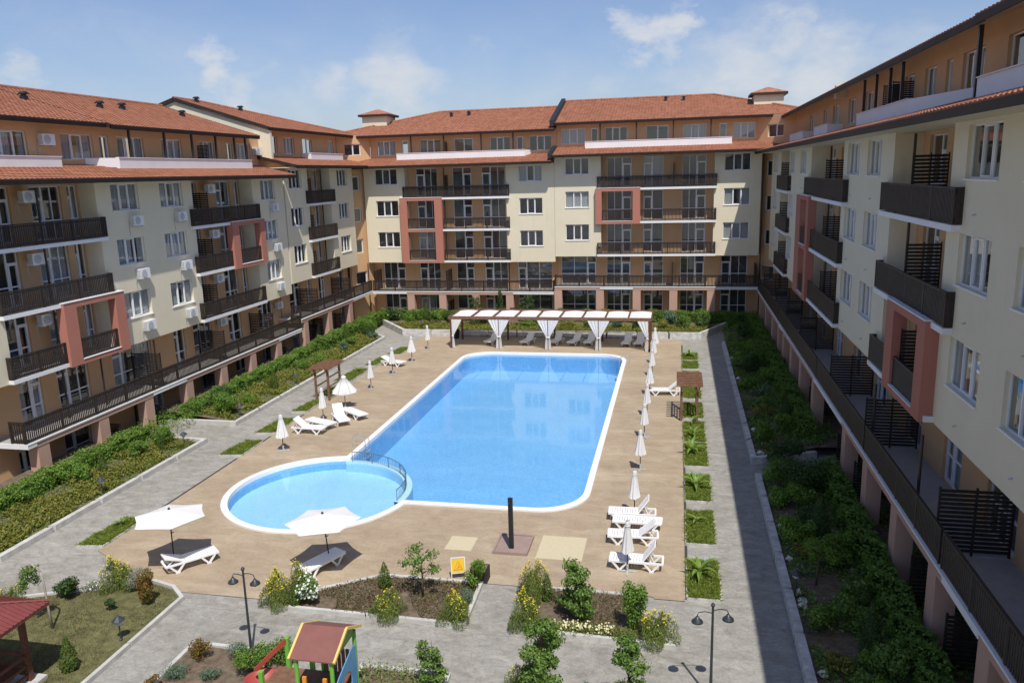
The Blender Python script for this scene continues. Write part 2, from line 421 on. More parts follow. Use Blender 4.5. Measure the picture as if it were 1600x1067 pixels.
def wall_holes(mb, x0, x1, z0, z1, y0, y1, holes):
    xs = sorted({x0, x1, *[h[0] for h in holes], *[h[1] for h in holes]}); xs = [x for x in xs if x0 <= x <= x1]
    zs = sorted({z0, z1, *[h[2] for h in holes], *[h[3] for h in holes]}); zs = [z for z in zs if z0 <= z <= z1]
    solid = lambda i, k: 0 <= i < len(xs)-1 and 0 <= k < len(zs)-1 and not any(h[0]-1e-6 <= xs[i] and xs[i+1] <= h[1]+1e-6 and h[2]-1e-6 <= zs[k] and zs[k+1] <= h[3]+1e-6 for h in holes)
    for i in range(len(xs)-1):
        for k in range(len(zs)-1):
            if not solid(i, k): continue
            a, b, c, d = xs[i], xs[i+1], zs[k], zs[k+1]
            mb.quad((a, y0, c), (b, y0, c), (b, y0, d), (a, y0, d))
            if not solid(i-1, k): mb.quad((a, y1, c), (a, y0, c), (a, y0, d), (a, y1, d))
            if not solid(i+1, k): mb.quad((b, y0, c), (b, y1, c), (b, y1, d), (b, y0, d))
            if not solid(i, k-1): mb.quad((a, y0, c), (a, y1, c), (b, y1, c), (b, y0, c))
            if not solid(i, k+1): mb.quad((a, y0, d), (b, y0, d), (b, y1, d), (a, y1, d))
def railing(mb, s0, s1, y, zb, ret=None, h=1.05, both=(True, True)):
    """slatted railing along x at depth y (outer face), bottom zb; ret = y of the wall its returns run back to"""
    def run(a, b, fix, along):
        L_ = b-a
        def bx(u0, u1, w0, w1, z0, z1):
            if along == 'x': mb.box(u0, u1, fix+w0, fix+w1, z0, z1)
            else: mb.box(fix+w0, fix+w1, u0, u1, z0, z1)
        bx(a, b, -.045, .045, zb+h-.05, zb+h); bx(a, b, -.02, .02, zb+.07, zb+.13); bx(a, b, -.02, .02, zb+h-.17, zb+h-.10)
        n = max(2, int(round(L_/.122)));
        for i in range(n):
            u = a+(i+.5)*L_/n; bx(u-.039, u+.039, -.034, -.021, zb+.03, zb+h-.055)
        k = max(1, int(round(L_/2.3)))
        for i in range(k+1):
            u = a+.045+(L_-.09)*i/k; bx(u-.045, u+.045, -.04, .05, zb, zb+h-.052)
    run(s0, s1, y, 'x')
    if ret is not None:
        if both[0]: run(y+.05, ret, s0+.045, 'y')
        if both[1]: run(y+.05, ret, s1-.045, 'y')

def tile_roof(parent, A, B, C_, D, name='roof', th=.17, soff='soffit', caps=(True, True)):
    """tiled slope with eave A->B and ridge D->C (points in building coordinates)"""
    A, B, C_, D = [np.array(p, float) for p in (A, B, C_, D)]
    along = (B-A)/np.linalg.norm(B-A); Ls = np.linalg.norm(((D-A)-along*np.dot(D-A, along)))
    nrm = np.cross(along, D-A); nrm /= np.linalg.norm(nrm)
    if nrm[2] < 0: nrm = -nrm
    rows = max(2, int(round(Ls/.345))); mb = MB(); V = mb.v; F = mb.f
    prof = (0., .034, .026)
    for i in range(rows):
        v0, v1 = i/rows, (i+1)/rows+.15/rows; v1 = min(v1, 1.)
        l0, r0, l1, r1 = A+(D-A)*v0, B+(C_-B)*v0, A+(D-A)*v1, B+(C_-B)*v1
        w0, w1 = np.dot(r0-A, along), np.dot(r1-A, along); a0, a1 = np.dot(l0-A, along), np.dot(l1-A, along)
        lo, hi = min(a0, a1), max(w0, w1)
        k0, k1 = int(math.ceil(lo/.1)), int(math.floor(hi/.1)); us = [lo]+[k*.1 for k in range(k0, k1+1)]+[hi]
        prev = None
        pv0 = l0-along*a0; pv1 = l1-along*a1
        for u in us:
            q = prof[int(round(u/.1)) % 3]
            ub = min(max(u, a0), w0); ut = min(max(u, a1), w1)
            b_ = pv0+along*ub+nrm*(q+.045); t_ = pv1+along*ut+nrm*(q+.005); g_ = pv0+along*ub+nrm*(q*.2-.01)
            idx = len(V); V.extend([tuple(g_), tuple(b_), tuple(t_)])
            if prev is not None:
                F.append((prev+1, idx+1, idx+2, prev+2)); F.append((prev, idx, idx+1, prev+1)); mb.mi += [0, 0]
            prev = idx
    o = mb.build(name, M['tile'], parent, fix=False)
    dn = -nrm*th
    s = MB(); s.quad(A+nrm*-.012, B+nrm*-.012, C_+nrm*-.012, D+nrm*-.012); s.quad(A+dn, D+dn, C_+dn, B+dn)
    if soff: s.build('soffit', M[soff], o, fix=False)
    f = MB(); up = np.array([0, 0, 1.]); out = np.cross(along, up); out /= np.linalg.norm(out)
    if np.dot(out, A-D) < 0: out = -out
    a, b = A+out*.0, B+out*.0
    p = [a+nrm*-.005, b+nrm*-.005, b+dn-up*.05, a+dn-up*.05]; q = [x+out*.05 for x in p]
    f.quad(*q); f.quad(p[3], p[2], q[2], q[3]); f.quad(p[0], q[0], q[1], p[1])
    for (e0, e1, ok, sg) in ((A, D, caps[0], -1), (B, C_, caps[1], 1)):
        if ok:
            o2 = along*sg*.06
            z1, z2, z3, z4 = e0+nrm*.07, e1+nrm*.07, e1+dn, e0+dn
            for w in ((z1+o2, z2+o2, z3+o2, z4+o2), (z1, z2, z2+o2, z1+o2), (z4, z3, z3+o2, z4+o2), (z1-o2, z2-o2, z2, z1), (z4, z1, z1+o2, z4+o2)): f.quad(*w)
    f.build('fascia', M['fascia'], o, fix=False)
    return o

B_ = [-.37, 2.65, 5.67, 8.70, 11.72]          # slab undersides of storeys 0..4
EAVE = 14.80
def building(name, label, origin, rot, dz, S):
    e = thing(name, label, 'building', (origin[0], origin[1], dz), rot)
    b = B_; s0, s1 = S['span']; wy = 1.0; wl_ = 1.15
    curt = S.get('curtains', 0)
    rc = random.Random(S.get('seed', 1))
    # cream projecting masses
    for (a, c, wins) in S['cream']:
        holes = [(w0, w1, b[f]+1.50, b[f]+2.98) for f in (2, 3, 4) for (w0, w1) in wins]
        mb = MB(); wall_holes(mb, a, c, b[2], EAVE+.02, 0, .32, holes)
        mb.quad((a, .32, b[2]), (a, 1.1, b[2]), (a, 1.1, EAVE), (a, .32, EAVE)); mb.quad((c, 1.1, b[2]), (c, .32, b[2]), (c, .32, EAVE), (c, 1.1, EAVE))
        mb.quad((a, .32, b[2]), (c, .32, b[2]), (c, 1.44, b[2]), (a, 1.44, b[2]))
        wl = mb.build('wall', M['cream'], e, fix=False)
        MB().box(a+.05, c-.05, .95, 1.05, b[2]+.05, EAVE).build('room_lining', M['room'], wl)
        for h in holes: 
            w = add_window(e, 'w3', *h, 0, rc.random() < curt)
            MB().box(-.06, h[1]-h[0]+.06, -.05, .1, -.05, -.002).build('sill', M['pvc'], w)
        if S.get('outlets'):
            for h in holes: MB().tube([((h[0]+h[1])/2-.1, .0, h[2]-.95), ((h[0]+h[1])/2-.1, -.1, h[2]-.97)], .025, 6).build('outlet_pipe', M['grille'], wl)
    # recessed ochre walls of loggias, full-height first and ground storeys
    holes = []
    for (a, c, doors) in S['loggia']:
        hs = [(d0, d1, b[f]+.25, b[f]+2.95, k) for f in (2, 3, 4) for (d0, d1, k) in doors]
        mb = MB(); wall_holes(mb, a-.02, c+.02, b[2], EAVE+.1, wy, wy+.3, [h[:4] for h in hs]); mb.build('loggia_wall', M['ochre'], e, fix=False)
        for h in hs: add_window(e, h[4], h[0], h[1], h[2], h[3], wy, rc.random() < curt*.7)
    hs = [(d0, d1, b[1]+.25, b[1]+2.9, k) for (d0, d1, k) in S['first']]+[(d0, d1, b[0]+.3+(.85 if k[0] == 'w' else 0), b[0]+2.9, k) for (d0, d1, k) in S.get('ground', S['first'])]
    mb = MB(); wall_holes(mb, s0, s1, b[0]-.6, b[2], wl_, wl_+.3, [h[:4] for h in hs]); mb.build('lower_wall', M['ochre'], e, fix=False)
    for h in hs: add_window(e, h[4], h[0], h[1], h[2], h[3], wl_, rc.random() < curt*.5)
    # body behind
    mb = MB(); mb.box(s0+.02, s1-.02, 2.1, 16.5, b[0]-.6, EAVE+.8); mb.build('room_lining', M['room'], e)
    mb = MB(); mb.quad((s0, wy+.3, b[0]-.6), (s0, 16.6, b[0]-.6), (s0, 16.6, 15.7), (s0, wy+.3, 15.7)); mb.quad((s1, wy+.3, b[0]-.6), (s1, wy+.3, 15.7), (s1, 16.6, 15.7), (s1, 16.6, b[0]-.6))
    mb.quad((s0, 16.6, b[0]-.6), (s1, 16.6, b[0]-.6), (s1, 16.6, 18), (s0, 16.6, 18)); mb.build('rear_wall', M['cream'], e, fix=False)
    # slabs of upper loggias with railings
    for (f, a, c, segs, ends) in S['balcony']:
        mb = MB(); mb.m = 0; mb.box(a, c, -.28, wy, b[f], b[f]+.19); o = mb.build('balcony', M['white'], e)
        MB().box(a+.05, c-.05, -.2, wy-.002, b[f]+.192, b[f]+.2).build('floor_tiles', M['floor'], o)
        for (r0, r1) in segs:
            r = MB(); railing(r, r0, r1, -.22, b[f]+.22, 0, both=ends); r.build('railing', M['wood'], o)
    # ceilings of top loggias are the soffit; framed portals
    for (f0, f1, a, c, i0, i1) in S['frame']:
        z0, z1 = b[f0]-.03, b[f1+1]+.19
        mb = MB(); y0, y1 = -.42, .05
        mb.box(a, i0, y0, y1, z0, z1); mb.box(i1, c, y0, y1, z0, z1); mb.box(i0, i1, y0, y1, z1-.28, z1)
        for f in range(f0, f1+1): mb.box(i0, i1, y0, y1, b[f]-.03 if f == f0 else b[f]-.05, b[f]+.2)
        o = mb.build('balcony_frame', M['pink'], e)
        MB().box(a-.02, c+.02, y0-.03, y1, z1+.002, z1+.045).build('capping', M['white'], o)
        for f in range(f0, f1+1):
            r = MB(); railing(r, i0+.03, i1-.03, -.3, b[f]+.22); r.build('railing', M['wood'], o)
            MB().box(i0, i1, y0-.03, y0+.12, b[f]+.202, b[f]+.235).build('capping', M['white'], o)
    # long first-floor terrace
    t0, t1 = S['terrace']; yo = -.92
    mb = MB(); mb.box(t0, t1, yo, wl_, b[1]+.2, b[1]+.27); o = mb.build('terrace', M['white'], e)
    MB().box(t0+.05, t1-.05, yo+.12, wl_-.002, b[1]+.272, b[1]+.28).build('floor_tiles', M['floor'], o)
    last = t0
    for (a, c) in S['beams']+[(t1, t1)]:
        if a > last+.05: MB().box(last, a, yo+.02, wl_, b[1]+.02, b[1]+.198).build('slab_edge', M['white'], o)
        last = c
        if c > a:
            MB().box(a, c, yo+.04, wl_, b[1]-.04, b[1]+.197).build('beam', M['salmon'], o)
    r = MB(); bounds = S.get('railcuts') or [(t0, t1)]
    for (a, c) in bounds:
        r = MB(); railing(r, a, c, yo+.1, b[1]+.29, 0, both=S.get('terrends', (True, True))); r.build('railing', M['wood'], o)
    for p in S['pillars']:
        MB().box(p-.36, p+.36, yo+.06, -.30, b[0]-.6, b[1]-.042).build('pillar', M['salmon'], e)
    # privacy screens of slats, at right angles to the wall
    scr = MB()
    for i in range(15): scr.box(-.012, .012, .06, 2.05, .10+i*.125, .185+i*.125)
    for y in (.03, 1.05, 2.08): scr.box(-.03, .03, y-.03, y+.03, 0, 2.0)
    sm = scr.mesh('privacy_screen', M['screenwood'])
    for (p, lv) in S['screens']:
        q = link('privacy_screen', sm, e, (p, -.80 if lv < 2 else -.16, b[lv]+.3)); q.scale = (1, .92, 1) if lv < 2 else (1, .55, 1)
    for (p, za, zb, y) in S.get('pipes', []):
        MB().tube([(p, y, za), (p, y, zb)], .05, 8).build('drainpipe', M['pipe'], e)
    # ---- attic storey
    ay = 1.8; at = S['attic']
    hs = [(d0, d1, 16.03, 17.42, k) for (d0, d1, k) in at['win']]
    mb = MB(); wall_holes(mb, at.get('s0', s0), at.get('s1', s1), 15.4, 18.2, ay, ay+.3, [h[:4] for h in hs]); mb.build('attic_wall', M['ochre'], e, fix=False)
    for h in hs: add_window(e, h[4], h[0], h[1], h[2], h[3], ay, rc.random() < curt)
    for (a, c, y, l, r_) in at['parapet']:
        mb = MB(); mb.box(a, c, y, y+.16, 15.40, 16.14)
        for (x, dx) in ((a, l), (c, r_)):
            w = .16 if x == a else -.16; y2 = y+.161 if dx == 0 else y+.002
            mb.prism([(x, y2), (x+w, y2), (x+dx+w, ay), (x+dx, ay)], lambda u, v, q: (u, v, q), 15.40, 16.138)
        mb.build('parapet', M['white'], e)
        cp = MB().box(a-.03, c+.03, y-.04, y+.2, 16.142, 16.18).build('capping', M['white'], e)
    for p in at['posts']: MB().box(p-.06, p+.06, .92, 1.04, 15.6, 17.75).build('attic_post', M['pipe'], e)
    for (p) in at.get('screens', []):
        q = link('privacy_screen', sm, e, (p, .95, 15.75)); q.scale = (1, .42, .7)
    # ---- roofs
    for (a, c, ra, rc_, caps) in S['lower']:
        lo = lambda x, y: (x, y, 14.985+.24*(y+1.4))
        MB().box(a, c, -1.33, wy+.2, EAVE+.012, EAVE+.09).build('eaves_soffit', M['soffit'], e)
        tile_roof(e, lo(a, -1.4), lo(c, -1.4), lo(rc_, 1.9), lo(ra, 1.9), 'lower_roof', caps=caps)
    for (a, c, ra, rc_, y0, caps) in S['upper']:
        hi = lambda x, y: (x, y, 17.92+.315*(y-.7))
        o = tile_roof(e, hi(a, y0), hi(c, y0), hi(rc_, 8.7), hi(ra, 8.7), 'roof', caps=caps)
        bk = lambda x, y: (x, y, hi(0, 8.7)[2]-.315*(y-8.7))
        tile_roof(e, bk(c, 16.8), bk(a, 16.8), bk(ra, 8.7), bk(rc_, 8.7), 'rear_roof', caps=caps[::-1])
        n = int((rc_-ra)/.4); rd = MB(); vs = 1
        for i in range(n):
            x = ra+(rc_-ra)*(i+.5)/n; z = hi(0, 8.7)[2]
            rd.tube([(x-.2, 8.7, z+.04), (x+.2, 8.7, z+.06)], [.13, .11], 8)
        if n > 0: rd.build('ridge_tiles', M['tile'], o)
        for (va, vb) in ((ra, a), (rc_, c)):
            if abs(va-vb) > 1:
                hp = MB(); P0 = Vector(hi(va, 8.7)); P1 = Vector(hi(vb, y0)); n2 = int((P1-P0).length/.42)
                for i in range(n2):
                    q0 = P0.lerp(P1, i/n2); q1 = P0.lerp(P1, (i+1.1)/n2); hp.tube([q0+Vector((0, 0, .08)), q1+Vector((0, 0, .05))], [.10, .12], 6)
                hp.build('hip_tiles', M['tile'], o)
        for (vx, vy) in [q for q in S.get('vents', []) if a < q[0] < c]:
            z = hi(0, vy)[2]; v = MB(); v.box(vx-.15, vx+.15, vy-.15, vy+.15, z-.1, z+.24); v.box(vx-.2, vx+.2, vy-.2, vy+.2, z+.32, z+.37)
            v.box(vx-.1, vx+.1, vy-.1, vy+.1, z+.24, z+.32); v.prism([(-.2, .37), (.2, .37), (0, .48)], lambda u, w, q: (vx+u, vy+q, z+w), -.2, .2)
            v.build('roof_vent', M['black'], o)
    return e

D_L, D_R = 'dl', 'dr'
T, F_ = True, False
# ---------------------------------------------------------------- back wing, left block
bl = building('apartment_block', 'cream and ochre back block left of the roof step, with two-storey terracotta balcony frame', (0, 74.2), 0, 0, dict(
    span=(-30.3, -11.3), seed=3, curtains=.22,
    cream=[(-30.09, -25.9, [(-28.95, -26.7)]), (-15.9, -11.3, [(-14.65, -12.45)])],
    loggia=[(-25.9, -15.9, [(-25.1, -22.95, D_L), (-21.4, -19.5, D_R), (-18.5, -16.2, D_L)])],
    first=[(-29.0, -26.7, D_R), (-25.2, -23.05, D_L), (-21.38, -19.56, D_R), (-18.49, -16.18, D_L), (-15.17, -11.8, D_L)],
    balcony=[(4, -26.1, -15.6, [(-26.1, -15.6)], (T, T)), (3, -25.9, -15.6, [(-22.1, -15.6)], (F_, T)), (2, -25.9, -15.6, [(-22.1, -15.6)], (F_, T))],
    frame=[(2, 3, -26.42, -22.17, -25.67, -22.93)],
    terrace=(-29.5, -11.36), terrends=(F_, T), beams=[(-26.0, -15.3)], pillars=[-25.6, -22.35, -19.0, -15.65],
    screens=[(-21.9, 1), (-21.9, 4), (-29.3, 1), (-21.8, 0)], pipes=[(-30.2, .0, 5.6, -.05), (-25.75, 2.9, 5.6, 1.5), (-18.95, -.3, 14.6, 1.5), (-15.8, 2.9, 5.6, .05), (-22.0, 5.7, 14.7, .1)],
    attic=dict(s0=-29.9, win=[(-29.2, -27.3, 'w3'), (-26.65, -25.95, 'w1'), (-24.8, -22.65, 'w3'), (-21.3, -19.4, 'w2'), (-17.75, -15.75, 'w3'), (-15.15, -14.5, 'w1'), (-13.9, -11.75, 'w3')],
               parapet=[(-26.87, -14.2, .8, 0, .5)], posts=[-25.4, -22.1, -18.4, -15.3], screens=[-22.0]),
    lower=[(-32.5, -11.36, -32.5, -11.36, (F_, T))], upper=[(-34.5, -11.36, -24.7, -11.36, .7, (F_, T))], vents=[(-22.8, 6.6), (-21.0, 6.8)]))
# back wing, right block (half a metre higher)
br = building('apartment_block', 'cream and ochre back block right of the roof step, with one-storey terracotta balcony frame', (0, 74.2), 0, .5, dict(
    span=(-11.28, 8.3), seed=4, curtains=.18,
    cream=[(-11.28, -6.96, [(-10.26, -8.08)]), (3.17, 7.2, [(4.04, 6.26)])],
    loggia=[(-6.96, 3.17, [(-6.49, -4.21, D_R), (-3.13, -1.34, D_L), (.38, 2.5, D_R)])],
    first=[(-10.9, -7.54, D_R), (-6.54, -4.29, D_R), (-3.08, -1.26, D_L), (.32, 2.49, D_R), (4.0, 6.34, D_L)],
    balcony=[(4, -7.3, 3.4, [(-7.3, 3.4)], (T, T)), (3, -6.96, 3.4, [(-3.3, 3.4)], (F_, T)), (2, -7.3, 3.4, [(-7.3, 3.4)], (T, T))],
    frame=[(3, 3, -7.43, -3.36, -6.86, -4.03)],
    terrace=(-11.28, 7.2), terrends=(T, F_), beams=[(-11.28, -7.0), (-3.95, 3.5)], pillars=[-10.95, -7.0, -3.6, -.26, 3.1],
    screens=[(-.4, 4), (-.4, 1), (7.0, 1)], pipes=[(-11.15, 3, 5.6, 1.5), (-.55, -.3, 14.6, 1.5), (-.15, -.3, 14.6, 1.5), (-3.75, 5.7, 8.6, 1.5), (7.35, -.3, 14.7, .05)],
    attic=dict(s1=7.2, win=[(-10.86, -8.57, 'w3'), (-8.06, -7.38, 'w1'), (-6.76, -4.69, 'w3'), (-2.94, -.92, 'w2'), (.4, 2.42, 'w3'), (3.56, 4.24, 'w1'), (4.78, 6.69, 'w3')],
               parapet=[(-8.5, 4.64, .8, 0, 0)], posts=[-7.1, -3.8, -.5, 2.8]),
    lower=[(-11.28, 8.6, -11.28, 8.6, (T, F_))], upper=[(-11.28, 12.2, -11.28, 3.25, .7, (T, F_))], vents=[(-1.3, 7.1), (.4, 6.9)]))
vg = MB(); zz = lambda y: 17.92+.315*(y-.7)
vg.prism([(.62, zz(.62)-.25), (8.9, zz(8.9)-.25), (8.9, zz(8.9)+.28), (.62, zz(.62)+.28)], lambda u, v, w: (w, u, v), -11.75, -11.345); vg.build('verge_flashing', M['black'], br)
vg = MB(); zz2 = lambda y: 14.985+.24*(y+1.4)
vg.prism([(-1.46, zz2(-1.46)-.25), (1.7, zz2(1.7)-.25), (1.7, zz2(1.7)+.2), (-1.46, zz2(-1.46)+.16)], lambda u, v, w: (w, u, v), -11.65, -11.345); vg.build('verge_flashing', M['black'], br)
for (x0, x1, lab) in [(-15.6, -12.9, 'low dark slatted garden fence behind the second pergola bay'), (-10.9, -8.1, 'low dark slatted garden fence behind the middle pergola curtain')]:
    fe = thing('garden_fence', lab, 'fence', ((x0+x1)/2, 73.1, -.1)); r = MB(); railing(r, (x0-x1)/2, (x1-x0)/2, 0, .25, h=1.25); r.build('slat_panel', M['wood'], fe)
# left wing, far block
lf = building('apartment_block', 'narrow cream left-wing block with a tall cream gable, next to the back corner', (-30.4, 0), PI/2, .05, dict(
    span=(58.5, 72.2), seed=5, curtains=.6,
    cream=[(58.5, 62.6, [(59.3, 61.5)]), (67.0, 72.1, [(68.6, 70.85)])],
    loggia=[(62.6, 67.0, [(63.2, 65.0, D_L), (65.7, 66.7, D_L)])],
    first=[(60.0, 62.0, D_R), (63.3, 64.2, D_L), (65.6, 67.0, D_R), (69.7, 71.1, D_L)],
    balcony=[(f, 62.1, 67.45, [(62.1, 67.45)], (T, T)) for f in (2, 3, 4)], frame=[],
    terrace=(57.85, 73.3), terrends=(T, F_), beams=[(57.85, 68.4)], pillars=[58.6, 63.2, 67.8],
    screens=[(62.9, 4), (62.9, 3), (62.9, 2), (61.2, 1), (68.2, 1), (61.0, 0), (63.9, 0), (66.4, 0)], pipes=[(66.9, 5.7, 14.7, .8)],
    attic=dict(s1=72.9, win=[(59.3, 61.4, 'w3'), (62.45, 64.4, 'w3'), (65.9, 67.8, 'w2'), (71.2, 72.4, 'w2')], parapet=[(65.6, 72.4, .9, 0, 0)], posts=[]),
    lower=[(58.0, 77.0, 58.0, 77.0, (T, F_))], upper=[(58.2, 77.5, 58.2, 61.6, .7, (T, F_))], vents=[(60.4, 8.1), (64.5, 6.6)]))
ge = MB(); ge.prism([(.75, 14.0), (.75, 17.72), (8.7, 20.2), (16.6, 17.7), (16.6, 14.0)], lambda u, v, w: (w, u, v), 58.32, 58.6); ge.build('gable_wall', M['cream'], lf)
ge = MB(); ge.prism([(-.35, 14.3), (-.35, 15.05), (1.9, 15.58), (1.9, 14.3)], lambda u, v, w: (w, u, v), 58.30, 58.6); ge.build('gable_wall', M['ochre'], lf)
# left wing, near block
ln = building('apartment_block', 'long cream left-wing block with white air conditioners under its windows', (-30.4, 0), PI/2, -.68, dict(
    span=(10, 58.3), seed=6, curtains=.95,
    cream=[(10, 30.4, [(27.0, 29.0), (23, 25.2)]), (37.4, 46.1, [(38.6, 40.9), (42.85, 45.1)]), (53.55, 58.3, [(54.75, 56.9)])],
    loggia=[(30.4, 37.4, [(31.3, 32.8, D_R), (34.05, 36.1, D_L), (36.55, 37.3, D_L)]), (46.1, 53.55, [(46.6, 48.15, D_L), (50.4, 52.2, D_L), (52.75, 53.5, D_L)])],
    first=[(24, 26.2, D_L), (31.7, 33.2, D_R), (34.2, 36.5, D_L), (38.4, 41.9, D_L), (44.2, 45.35, D_L), (46.3, 48.5, D_L), (50.6, 52.3, D_L), (54.8, 57.1, D_L)],
    ground=[(28.0, 29.2, D_L), (31.1, 32.2, D_L), (34.1, 36.1, D_L), (41.0, 42.6, D_R), (46.6, 48.55, D_L), (51, 53, D_L), (54.9, 56.6, D_L)],
    balcony=[(4, 30.3, 37.65, [(30.3, 37.65)], (T, T)), (3, 30.1, 37.6, [(30.1, 37.6)], (T, T)), (2, 30.1, 37.4, [(30.1, 33.6)], (T, F_)),
             (4, 45.65, 54.0, [(45.65, 54.0)], (T, T)), (3, 45.65, 53.9, [(45.65, 49.75)], (T, F_)), (2, 45.6, 53.8, [(45.6, 53.8)], (T, T))],
    frame=[(2, 2, 33.6, 38.1, 34.45, 37.35), (3, 3, 49.76, 54.2, 50.6, 53.5)],
    terrace=(29.65, 57.75), beams=[(30.2, 38.9), (42.1, 53.9)], pillars=[30.6, 34.75, 38.5, 42.4, 46.3, 50.1, 53.9],
    screens=[(40.0, 1), (46.8, 1), (36.05, 0), (39.7, 0), (46.87, 0), (53.4, 1), (47.55, 4), (47.55, 3), (47.55, 2), (55.4, 0)],
    pipes=[(33.6, 2.9, 14.6, .2), (36.0, 2.9, 5.6, -.1), (40.5, 2.9, 5.6, -.1)],
    attic=dict(win=[(23, 25, 'w3'), (26.5, 28.5, 'w3'), (32.9, 35.3, 'w3'), (37.55, 40.0, 'w3'), (40.5, 41.3, 'w1'), (42.0, 44.4, 'w3'), (46.1, 48.3, 'w3'), (50.3, 52.1, 'w3'), (53.6, 54.5, 'w1'), (55.0, 57.0, 'w3')],
               parapet=[(20, 36.7, 1.15, 0, 0), (40.7, 55.35, .8, -1.5, 0)], posts=[42.0, 45.3, 48.2, 51.0, 53.4, 54.9], screens=[50.0]),
    lower=[(10, 57.9, 10, 57.9, (F_, T))], upper=[(10, 40.2, 10, 40.2, .95, (F_, F_)), (40.2, 56.6, 40.2, 56.6, .7, (T, T))], vents=[(39.44, 5.36), (45.25, 5.2), (47.74, 5.5), (54.0, 5.3)]))
# right wing: its own x runs towards the camera
def rv(lst): return [tuple([-x[1], -x[0], *x[2:]]) for x in lst]
rw = building('apartment_block', 'long shaded right-wing block whose terraces overlook the dark planted bed', (8.0, 0), -PI/2, .28, dict(
    span=(-73.6, -2), seed=8, curtains=.5, outlets=True,
    cream=[(-26.3, -2, rv([(22.65, 25.1), (18.7, 20.95), (14, 16.2), (9, 11)])), (-42.5, -33.0, rv([(35.0, 37.4), (39.0, 41.6)])), (-62.4, -52.4, rv([(54.3, 56.9), (59.7, 62.0)])), (-73.5, -67.2, rv([(69.5, 71.9)]))],
    loggia=[(-33.0, -26.3, rv([(27.0, 29.0, D_R), (30.3, 32.2, D_R)])), (-52.4, -42.5, rv([(43.2, 45.2, D_R), (46.8, 48.5, D_R), (50.0, 51.8, D_L)])), (-67.2, -62.4, rv([(63.3, 65.2, D_R)]))],
    first=rv([(12, 14.5, D_L), (17.4, 19.6, D_L), (22.2, 24.4, D_R), (26.6, 28.4, D_L), (31, 33, D_R), (36, 38.3, D_L), (41, 43, D_R), (46, 48, D_L), (51, 53, D_R), (56.5, 58.2, D_L), (62, 64, D_R), (69, 71, D_L)]),
    balcony=[(4, -33.6, -25.0, [(-33.6, -25.0)], (T, T)), (3, -33.6, -25.0, [(-33.6, -25.0)], (T, T)), (2, -33.8, -26.0, [(-33.8, -30.8)], (T, F_)),
             (4, -53.2, -41.0, [(-53.2, -41.0)], (T, T)), (3, -52.4, -41.5, [(-49.9, -41.5)], (F_, T)), (2, -52.4, -41.5, [(-49.9, -41.5)], (F_, T)),
             *[(f, -67.6, -61.1, [(-67.6, -61.1)], (T, T)) for f in (2, 3, 4)]],
    frame=[(2, 2, -30.8, -26.1, -29.8, -26.95), (2, 3, -55.0, -50.0, -53.2, -50.9)],
    terrace=(-73.3, -2), terrends=(F_, F_), beams=rv([(57.3, 73.3), (42.4, 55.4), (21.3, 35.0), (2, 18.6)])[::1],
    railcuts=rv([(58.3, 73.2), (42.0, 58.1), (31.0, 41.8), (21.8, 30.8), (2, 21.6)]),
    pillars=[-71, -66.3, -61.5, -57.7, -55.0, -51.2, -47.2, -42.7, -34.5, -30.5, -26.3, -22.2, -18.3, -14],
    screens=[(-69.0, 1), (-60.5, 1), (-54.5, 1), (-48.5, 1), (-38.6, 1), (-31.3, 1), (-22.4, 1), (-16, 1), (-29.9, 4), (-29.9, 3), (-29.65, 2), (-46.4, 4), (-46.4, 3), (-46.4, 2), (-65.6, 4), (-65.6, 3), (-65.6, 2), (-44, 0), (-36, 0), (-32.5, 0), (-21, 0), (-24.3, 0)],
    pipes=[(-30.9, 5.7, 14.7, .15), (-46.8, 5.7, 14.7, .15), (-25.2, 3, 5.5, -.5), (-31.2, 3, 5.5, -.5), (-7, 3, 5.5, -.5)],
    attic=dict(win=rv([(25.2, 28.0, 'w3'), (29.9, 32.0, 'w3'), (33.1, 33.8, 'w1'), (35.0, 36.5, 'w2'), (38, 39.5, 'w2'), (41, 42.5, 'w2'), (45.5, 47.3, 'w2'), (49.6, 51.6, 'w2'), (54.5, 56.5, 'w3'), (58.5, 60.0, 'w2'), (64, 66, 'w2'), (18, 20, 'w3')]),
               parapet=rv([(8, 27.3, .8, 0, 0)])+[(-44.2, -34.9, .8, 0, 4.7), (-58.0, -53.0, .9, 0, 0), (-70, -63, .9, 0, 0)], posts=[-27.9, -36.6, -38.6, -41.1, -43.6], screens=[-38.0, -39.6]),
    lower=[(-77.0, -2, -77.0, -2, (F_, F_))], upper=[(-77.5, -52.5, -61.6, -52.5, .7, (F_, T)), (-52.5, -26.8, -52.5, -26.8, .7, (F_, T)), (-26.8, -2, -26.8, -2, .45, (T, F_))], vents=[]))
ge = MB(); ge.prism([(1.2, 17.6), (1.2, 18.35), (8.7, 20.75), (8.7, 17.6)], lambda u, v, w: (w, u, v), -52.9, -52.45); ge.build('gable_wall', M['cream'], rw)

